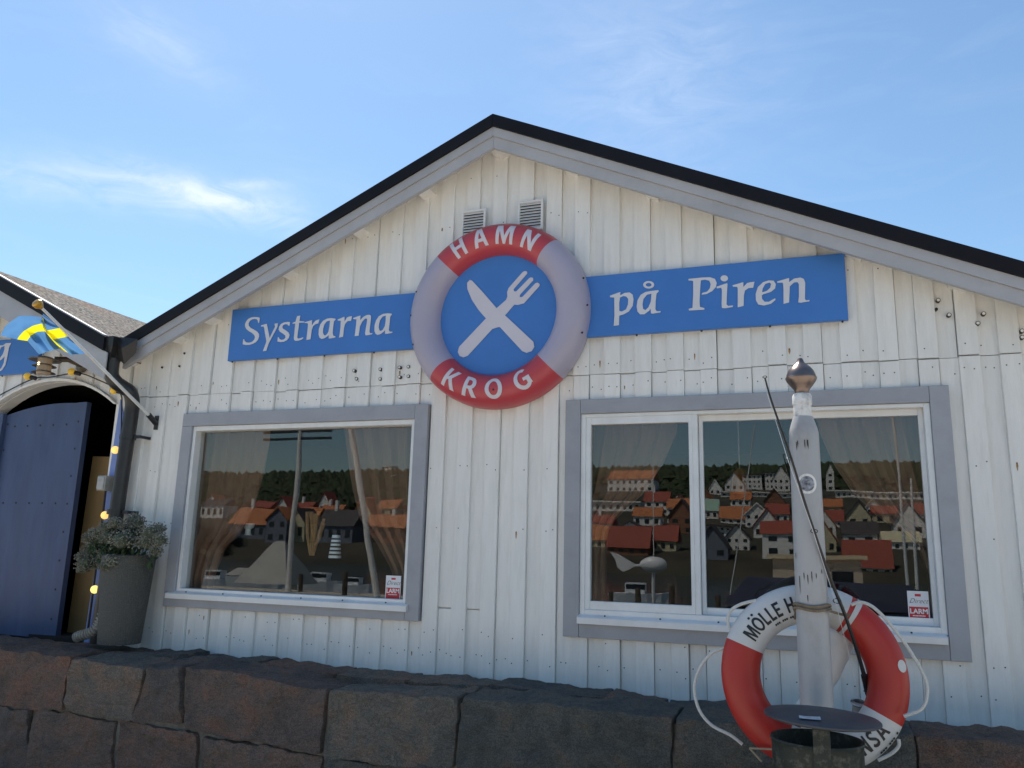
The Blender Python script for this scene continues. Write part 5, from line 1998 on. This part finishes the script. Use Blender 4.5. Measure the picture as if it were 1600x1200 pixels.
# in the right panes
hotel = 'houses mirrored in the window panes'
far_house('hotel', 985, 770, 66, 20, m_wh, m_org, 'broad white villa mirrored through the tied back curtain', gable=False, cols_=7, rows=2)
far_house('terrace_house', 960, 800, 80, 14, m_wh, m_wh, 'long white terrace mirrored below the broad villa', cols_=8, flat_roof=True)
far_house('white_house', 1118, 775, 16, 9, m_wh, m_wh, 'small white gabled house mirrored beside the pane divider', cols_=2, roof_k=0.9)
far_house('white_house', 1148, 768, 26, 10, m_wh, m_drk, 'white gabled house mirrored under the pendant lamp', cols_=3, roof_k=0.7)
far_house('hotel', 1178, 764, 30, 20, m_wh, m_drk, 'white hotel wing mirrored right of the pendant lamp', cols_=5, rows=3, flat_roof=True)
far_house('hotel', 1203, 764, 22, 22, m_wh, m_drk, 'tall white hotel wing mirrored right of the pendant lamp', cols_=4, rows=3, flat_roof=True)
far_house('hotel', 1222, 766, 22, 17, m_wh, m_drk, 'white gabled hotel mirrored left of the post', cols_=3, rows=2, roof_k=0.75)
far_house('terrace_house', 1190, 777, 110, 6, m_wh, m_wh, 'long low white terrace mirrored under the hotel', cols_=12, flat_roof=True)
far_house('tower_house', 1298, 768, 9, 26, m_wh, m_drk, 'narrow white tower mirrored right of the post', cols_=1, rows=3, roof_k=1.6)
for i in range(5):
    far_house('terrace_house', 1322 + 27 * i, 778 + i * 0.8, 26, 9, m_wh, m_wh, 'white terrace house number %s from the post mirrored in the hillside row' % ('one', 'two', 'three', 'four', 'five')[i], cols_=4, rows=1, flat_roof=True)
far_house('green_roof_house', 1106, 812, 28, 13, m_wh, m_gnt, 'white house with green roof mirrored beside the pane divider', gable=False, cols_=3, roof_k=1.0)
far_house('red_roof_house', 1148, 818, 40, 8, m_wh, m_org, 'long house with orange roof mirrored in the middle of the sliding window', gable=False, cols_=4, roof_k=0.9)
far_house('barn_house', 1182, 824, 30, 20, m_wh, m_wh, 'large white barn shaped house mirrored left of the post', cols_=3, rows=2, roof_k=0.45)
far_house('white_house', 1132, 838, 50, 13, m_wh, m_drk, 'low white house with balcony mirrored under the green roof', cols_=6, rows=2, flat_roof=True)
far_house('red_roof_house', 1215, 818, 30, 12, m_wh, m_rdt, 'white house with dark red roof mirrored just left of the post', gable=False, cols_=3, roof_k=0.9)
far_house('white_house', 1152, 862, 34, 20, m_wh, m_drk, 'white gabled house with dark roof mirrored low in the sliding window', cols_=3, rows=2, roof_k=0.6)
far_house('dark_house', 1112, 872, 44, 16, m_gry, m_drk, 'dark gabled shed mirrored low beside the pane divider', cols_=2, roof_k=0.7)
far_house('white_house', 985, 838, 38, 12, m_wh, m_drk, 'white house with grey roof mirrored in the left sliding pane', gable=True, cols_=3, rows=2, roof_k=0.3)
far_house('cream_house', 1036, 862, 36, 16, m_crm, m_rdt, 'cream house with red roof mirrored in the left sliding pane', gable=False, cols_=3, roof_k=0.9)
far_house('blue_house', 1026, 848, 18, 12, m_gry, m_drk, 'small blue grey gabled house mirrored behind the cream house', cols_=1, roof_k=0.8)
far_house('red_roof_house', 980, 866, 60, 10, m_brick, m_rdt, 'low shed with wide red roof mirrored in the left sliding pane', gable=False, cols_=4, roof_k=1.1)
far_house('red_roof_house', 935, 858, 34, 14, m_crm, m_org, 'yellow house with orange roof mirrored at the edge of the sliding window', gable=False, cols_=3, roof_k=0.9)
far_house('red_roof_house', 1302, 824, 26, 8, m_wh, m_rdt, 'white house with red roof mirrored just right of the post', gable=False, cols_=3, roof_k=0.9)
far_house('red_roof_house', 1358, 908, 56, 18, m_wh, m_rdt, 'white house with big red roof and dormer mirrored right of the post', gable=False, cols_=4, rows=2, roof_k=1.3)
far_house('white_house', 1410, 862, 44, 12, m_wh, m_crm, 'pale flat house mirrored under the right curtain', gable=False, cols_=4, roof_k=0.6)
sq = RF(1282, 950, 18.5)
kio = thing('kiosk', (sq.x, sq.y, 0.0), 'flat beige kiosk mirrored just behind the post', 'kiosk')
MB().box(sq.x - 1.15, sq.x + 1.05, sq.y - 1.6, sq.y, 0.0, 1.55).build('wall', mat('kiosk_beige', (0.50, 0.42, 0.33), 0.7), kio)
MB().box(sq.x - 1.3, sq.x + 1.2, sq.y - 1.75, sq.y + 0.15, 1.551, 1.66).build('roof', mat('kiosk_roof', (0.62, 0.52, 0.34), 0.7), kio)
MB().box(sq.x + 0.35, sq.x + 0.85, sq.y + 0.001, sq.y + 0.02, 0.75, 1.25).build('window', m_win, kio)
far_house('white_house', 1365, 806, 20, 10, m_wh, m_crm, 'small pale house mirrored through the right curtain', cols_=2, roof_k=0.7)
far_house('red_roof_house', 1434, 812, 30, 8, m_wh, m_rdt, 'house with red roof mirrored at the right edge of the sliding window', gable=False, cols_=3, roof_k=0.9)

# the smaller houses of the village, thick on the slope between the larger ones
r4 = random.Random(21)
roofs_ = ((m_org, 'orange'), (m_rdt, 'dark red'), (m_drk, 'dark grey'), (m_org, 'orange'), (m_rdt, 'dark red'))
walls_ = (m_wh, m_wh, m_crm, m_wh, m_brick, m_gry)
used_ = set()
made = 0
tries = 0
while made < 64 and tries < 3000:
    tries += 1
    if made % 3 == 0:
        px_, py_ = r4.uniform(310, 640), r4.uniform(798, 846)
    else:
        px_, py_ = r4.uniform(930, 1445), r4.uniform(802, 872)
        if 1232 < px_ < 1285:
            continue
    q_ = RFH(px_, py_)
    dd_ = -q_.y + 4.7
    w_px = r4.uniform(5, 8) * FPX / dd_ / 1.06
    if any(abs(q_.x / dd_ - sx_) < (swd + w_px * 1.06 / FPX) * 0.55 and abs(-q_.y - sdy) < 26 for sx_, sdy, swd, shg in SITES):
        continue
    if any(abs(q_.x / dd_ - sx_) < swd * 0.6 and 0 < sdy - -q_.y < 60 and swd * 1250 > 40 for sx_, sdy, swd, shg in SITES):
        continue
    rm_, rn_ = roofs_[r4.randrange(5)]
    wm_ = walls_[r4.randrange(6)]
    wn_ = {'far_white_wall': 'white', 'far_cream_wall': 'cream', 'far_brick': 'brick', 'far_grey_wall': 'grey'}[wm_.name]
    if px_ < 640:
        where = 'left of the metal pole' if px_ < 460 else ('between the two poles' if px_ < 565 else 'right of the leaning pole')
    else:
        where = 'in the left sliding pane' if px_ < 1080 else ('between pane divider and post' if px_ < 1250 else 'right of the post')
    gb_ = r4.random() < 0.45
    ch_ = r4.random() < 0.3
    rw_ = r4.choice((1, 1, 2))
    lab = None
    for rw2, ch2 in ((rw_, ch_), (2, ch_), (1, True), (2, True), (1, False), (2, False)):
        lab = '%s %s%s house with %s roof%s mirrored %s' % ('tall' if rw2 == 2 else 'low', 'gabled ' if gb_ else '', wn_, rn_, ', chimney' if ch2 else '', where)
        if lab not in used_:
            break
    used_.add(lab)
    far_house('village_house', px_, py_, w_px, (4.6 if rw2 == 2 else r4.uniform(2.7, 3.2)) * FPX / dd_ / 1.06, wm_, rm_, lab, gable=gb_, cols_=r4.choice((2, 3, 3)), rows=rw2, roof_k=r4.uniform(0.6, 0.9), chim=ch2)
    made += 1
# mooring posts along the quay edge
m_pile = mat('weathered_dark_timber', (0.07, 0.055, 0.042), 0.9, var=0.4, nscale=8, bump=0.6, bscale=14)
for i, (px_, py_, wh_) in enumerate(((955, 948, 'at the left of the left sliding pane'), (998, 944, 'under the wind generator fin'), (1050, 948, 'near the pane divider, left of it'), (1122, 944, 'right of the pane divider'), (470, 928, 'just right of the metal pole'), (540, 932, 'left of the leaning pole'))):
    q_ = RF(px_, py_ - 10, 19.2)
    mp = thing('mooring_post', (q_.x, q_.y, 0.0), 'dark timber mooring post mirrored low ' + wh_, 'mooring post', 'mooring posts mirrored low in the panes')
    hh = 0.45 + 0.12 * (i % 3)
    MB().lathe([(0.085, 0.0), (0.08, hh), (0.06, hh + 0.03), (0, hh + 0.035)], (q_.x, q_.y, 0), 9).build('post', m_pile, mp)

# forest on the hill: many small leaf clumps
m_forest = mat('hillside_tree_leaves', (0.035, 0.05, 0.018), 0.9, var=0.6, nscale=0.03, detail=8.0)
r3 = random.Random(5)
mb = MB()
clump = [(0, 0, 1.1), (0.9, 0, 0.1), (0.28, 0.86, 0.15), (-0.73, 0.53, 0.05), (-0.73, -0.53, 0.1), (0.28, -0.86, 0.0), (0, 0, -0.9)]
cf = [(0, 1, 2), (0, 2, 3), (0, 3, 4), (0, 4, 5), (0, 5, 1), (6, 2, 1), (6, 3, 2), (6, 4, 3), (6, 5, 4), (6, 1, 5)]
cnt = 0
while cnt < 26000:
    dy_ = 160 + 900 * r3.random() ** 0.9
    x = r3.uniform(-1.05, 0.32) * (dy_ + 25) - 5
    zg = hill_z(x, dy_)
    az_ = x / (dy_ + 4.7)
    town = 250 if az_ < -0.45 else 540
    dens = noise.noise((x * 0.012, dy_ * 0.012, 1.0)) + 0.5 * noise.noise((x * 0.05, dy_ * 0.05, 4.0))
    low_ = 1.0
    if dy_ < town:
        if dens < -0.32:
            continue
        low_ = 0.62
    cnt += 1
    for sx_, sdy, swd, shg in SITES:
        if sdy - 90 < dy_ < sdy + 8 and abs(az_ - sx_) < swd * 0.62 + 2.0 / dy_:
            low_ = 0.0
            break
    if low_ == 0.0:
        continue
    sz = r3.uniform(0.9, 2.6) * (0.7 + dy_ / 650) * low_
    a_ = r3.uniform(0, 6.28)
    ca, sa = math.cos(a_), math.sin(a_)
    s1_, s2_ = sz * r3.uniform(0.9, 1.4), sz * r3.uniform(0.7, 1.2)
    zc_ = zg + r3.uniform(0.2, 1.1) * sz
    mb.add([(x + (vx * ca - vy * sa) * s1_ + r3.uniform(-.3, .3) * sz, -dy_ + (vx * sa + vy * ca) * s1_, zc_ + vz * s2_ + r3.uniform(-.3, .3) * sz) for vx, vy, vz in clump], cf)
fo = mb.build('hillside_forest', m_forest)
tag(fo, 'dark green woods on the hill mirrored in the windows', None, kind='stuff')

# poles, masts and boats on the near side of the harbour
def far_pole(name, top_, bot_, dist, r, label, arms=False):
    a_, b_ = RF(*top_, dist), RF(*bot_, dist)
    a_ = a_ + (a_ - b_) * 0.25
    b_.z = 0.0 if dist < 20 else min(b_.z, 0.4)
    o = thing(name, b_, label, 'pole', 'poles and masts mirrored in the panes')
    mb = MB()
    mb.tube([b_, a_], [r, r * 0.7], 10)
    mb.build('shaft', m_steel2, o, smooth=True)
    if arms:
        z = RF(top_[0], top_[1] + 14, dist).z
        for dz in (0.0, 0.25):
            m2 = MB()
            m2.box(a_.x - 1.6, a_.x + 1.2, a_.y - 0.04, a_.y + 0.04, z + dz - 0.04, z + dz + 0.04)
            m2.build('cross_arm', m_win, o)


m_steel2 = mat('pale_galvanised_steel', (0.72, 0.71, 0.68), 0.5, metal=0.0, var=0.08, nscale=2)
far_pole('metal_pole', (472, 672), (450, 925), 19.0, 0.10, 'upright metal pole mirrored in the single picture window', True)
far_pole('leaning_pole', (549, 668), (590, 935), 17.5, 0.11, 'leaning pale pole mirrored in the single picture window')
far_pole('boat_mast', (1398, 678), (1420, 915), 34, 0.07, 'thin boat mast mirrored through the right curtain')
far_pole('boat_mast', (1426, 780), (1434, 915), 34, 0.07, 'shorter boat mast mirrored at the right curtain edge')
far_pole('boat_mast', (1172, 716), (1142, 930), 32, 0.03, 'thin slanting mast mirrored left of the post')

m_hull = mat('white_boat_hull', (0.74, 0.74, 0.74), 0.3, var=0.03)
m_navy = mat('navy_boat_cover', (0.012, 0.018, 0.045), 0.6, var=0.2, nscale=2)
m_tarp = mat('grey_tarpaulin', (0.42, 0.40, 0.36), 0.8, var=0.1, nscale=2)


def far_boat(px, py, wpx, dist, label, cabin=True, cover=None, hullm=None):
    p = RF(px, py, dist)
    sc = (dist + 4.7) / FPX * 1.06
    ln = wpx * sc
    z0 = p.z
    bm_ = ln * 0.32
    o = thing('motor_boat', (p.x, p.y, z0 - 0.5), label, 'boat', 'boats mirrored in the panes')
    vs = []
    st = [(-0.5, 0.85, 0.75), (-0.2, 1.0, 0.8), (0.15, 0.95, 0.85), (0.36, 0.6, 0.95), (0.5, 0.03, 1.1)]
    for u, b_, h__ in st:
        x = p.x + u * ln
        hh = 0.22 * ln * 0.5 * h__ + 0.3
        vs += [(x, p.y - bm_ / 2 * b_, z0 + hh), (x, p.y - bm_ / 2 * b_ * 0.6, z0 - 0.45), (x, p.y + bm_ / 2 * b_ * 0.6, z0 - 0.45), (x, p.y + bm_ / 2 * b_, z0 + hh)]
    fs = [(0, 1, 2, 3)]
    for i in range(4):
        for k_ in range(4):
            k2 = (k_ + 1) % 4
            fs.append((4 * i + k_, 4 * i + 4 + k_, 4 * i + 4 + k2, 4 * i + k2))
    mb = MB().add(vs, fs)
    mb.build('hull', hullm or m_hull, o)
    h0 = z0 + 0.11 * ln + 0.32
    if cover:
        MB().add([(p.x - ln * 0.5, p.y - bm_ * 0.42, h0 - 0.05), (p.x + ln * 0.42, p.y - bm_ * 0.3, h0 - 0.05), (p.x + ln * 0.42, p.y + bm_ * 0.3, h0 - 0.05), (p.x - ln * 0.5, p.y + bm_ * 0.45, h0 - 0.05), (p.x - ln * 0.4, p.y, h0 + 0.5), (p.x + ln * 0.3, p.y, h0 + 0.45)],
                 [(0, 1, 5, 4), (2, 3, 4, 5), (1, 2, 5), (3, 0, 4), (0, 3, 2, 1)]).build('cover', cover, o)
    if cabin:
        c_ = MB()
        c_.box(p.x - ln * 0.22, p.x + ln * 0.1, p.y - bm_ * 0.3, p.y + bm_ * 0.3, h0 - 0.1, h0 + ln * 0.13)
        cb = c_.build('cabin', m_hull, o)
        MB().box(p.x - ln * 0.2, p.x + ln * 0.11, p.y + bm_ * 0.301, p.y + bm_ * 0.31, h0 + ln * 0.04, h0 + ln * 0.11).build('cabin_window', m_win, cb)
    return o


far_boat(340, 918, 95, 52, 'white motor boat mirrored at the lower left of the single pane')
far_boat(505, 922, 90, 50, 'white motor boat mirrored between the two poles')
far_boat(556, 926, 70, 47, 'small white boat mirrored beside the leaning pole')
far_boat(405, 918, 120, 46, 'boat under a grey tarpaulin mirrored in the single pane', False, m_tarp)
far_boat(1315, 1012, 290, 13.0, 'boat under a navy cover mirrored behind the lifebuoy', False, m_navy, m_navy)
far_boat(1000, 942, 90, 56, 'white motor boat mirrored in the left sliding pane')
# big grey triangular tarpaulin
p = RF(405, 912, 24)
tarp = MB()
tarp.add([p + Vector(v) for v in ((-1.25, 0, 0), (1.35, 0, 0), (0.3, -1.2, 1.75), (-0.25, -1.2, 1.75), (-1.25, -2.4, 0), (1.35, -2.4, 0))], [(0, 1, 2, 3), (5, 4, 3, 2), (4, 0, 3), (1, 5, 2)])
tag(tarp.build('tarpaulin_tent', m_tarp), 'pale grey peaked tarpaulin mirrored low in the single pane', 'tarpaulin')
# wind generator on a mast
c = RF(1022, 882, 22)
wg = thing('wind_generator', Vector((c.x, c.y, 0.0)), 'white wind generator with tail fin mirrored in the left sliding pane', 'wind generator', None)
mb = MB()
mb.sphere(c, 0.30, 14, 10, (1.5, 0.8, 0.9))
mb.build('nacelle', m_hull, wg, smooth=True)
mb = MB()
q = [RF(a_, b_, 22) for a_, b_ in ((995, 882), (985, 890), (975, 894), (966, 888), (962, 874), (955, 863), (968, 866), (982, 874))]
mb.prism([(v.x, v.z) for v in q], c.y - 0.04, c.y + 0.04)
mb.tube([c, RF(992, 884, 22)], 0.05, 8)
mb.build('tail_fin', m_hull, wg)
mb = MB()
mb.tube([Vector((c.x, c.y, 0)), c], 0.06, 8)
mb.tube([c, c + Vector((0, 0, 3.2))], 0.015, 6)
mb.build('mast', m_steel2, wg)
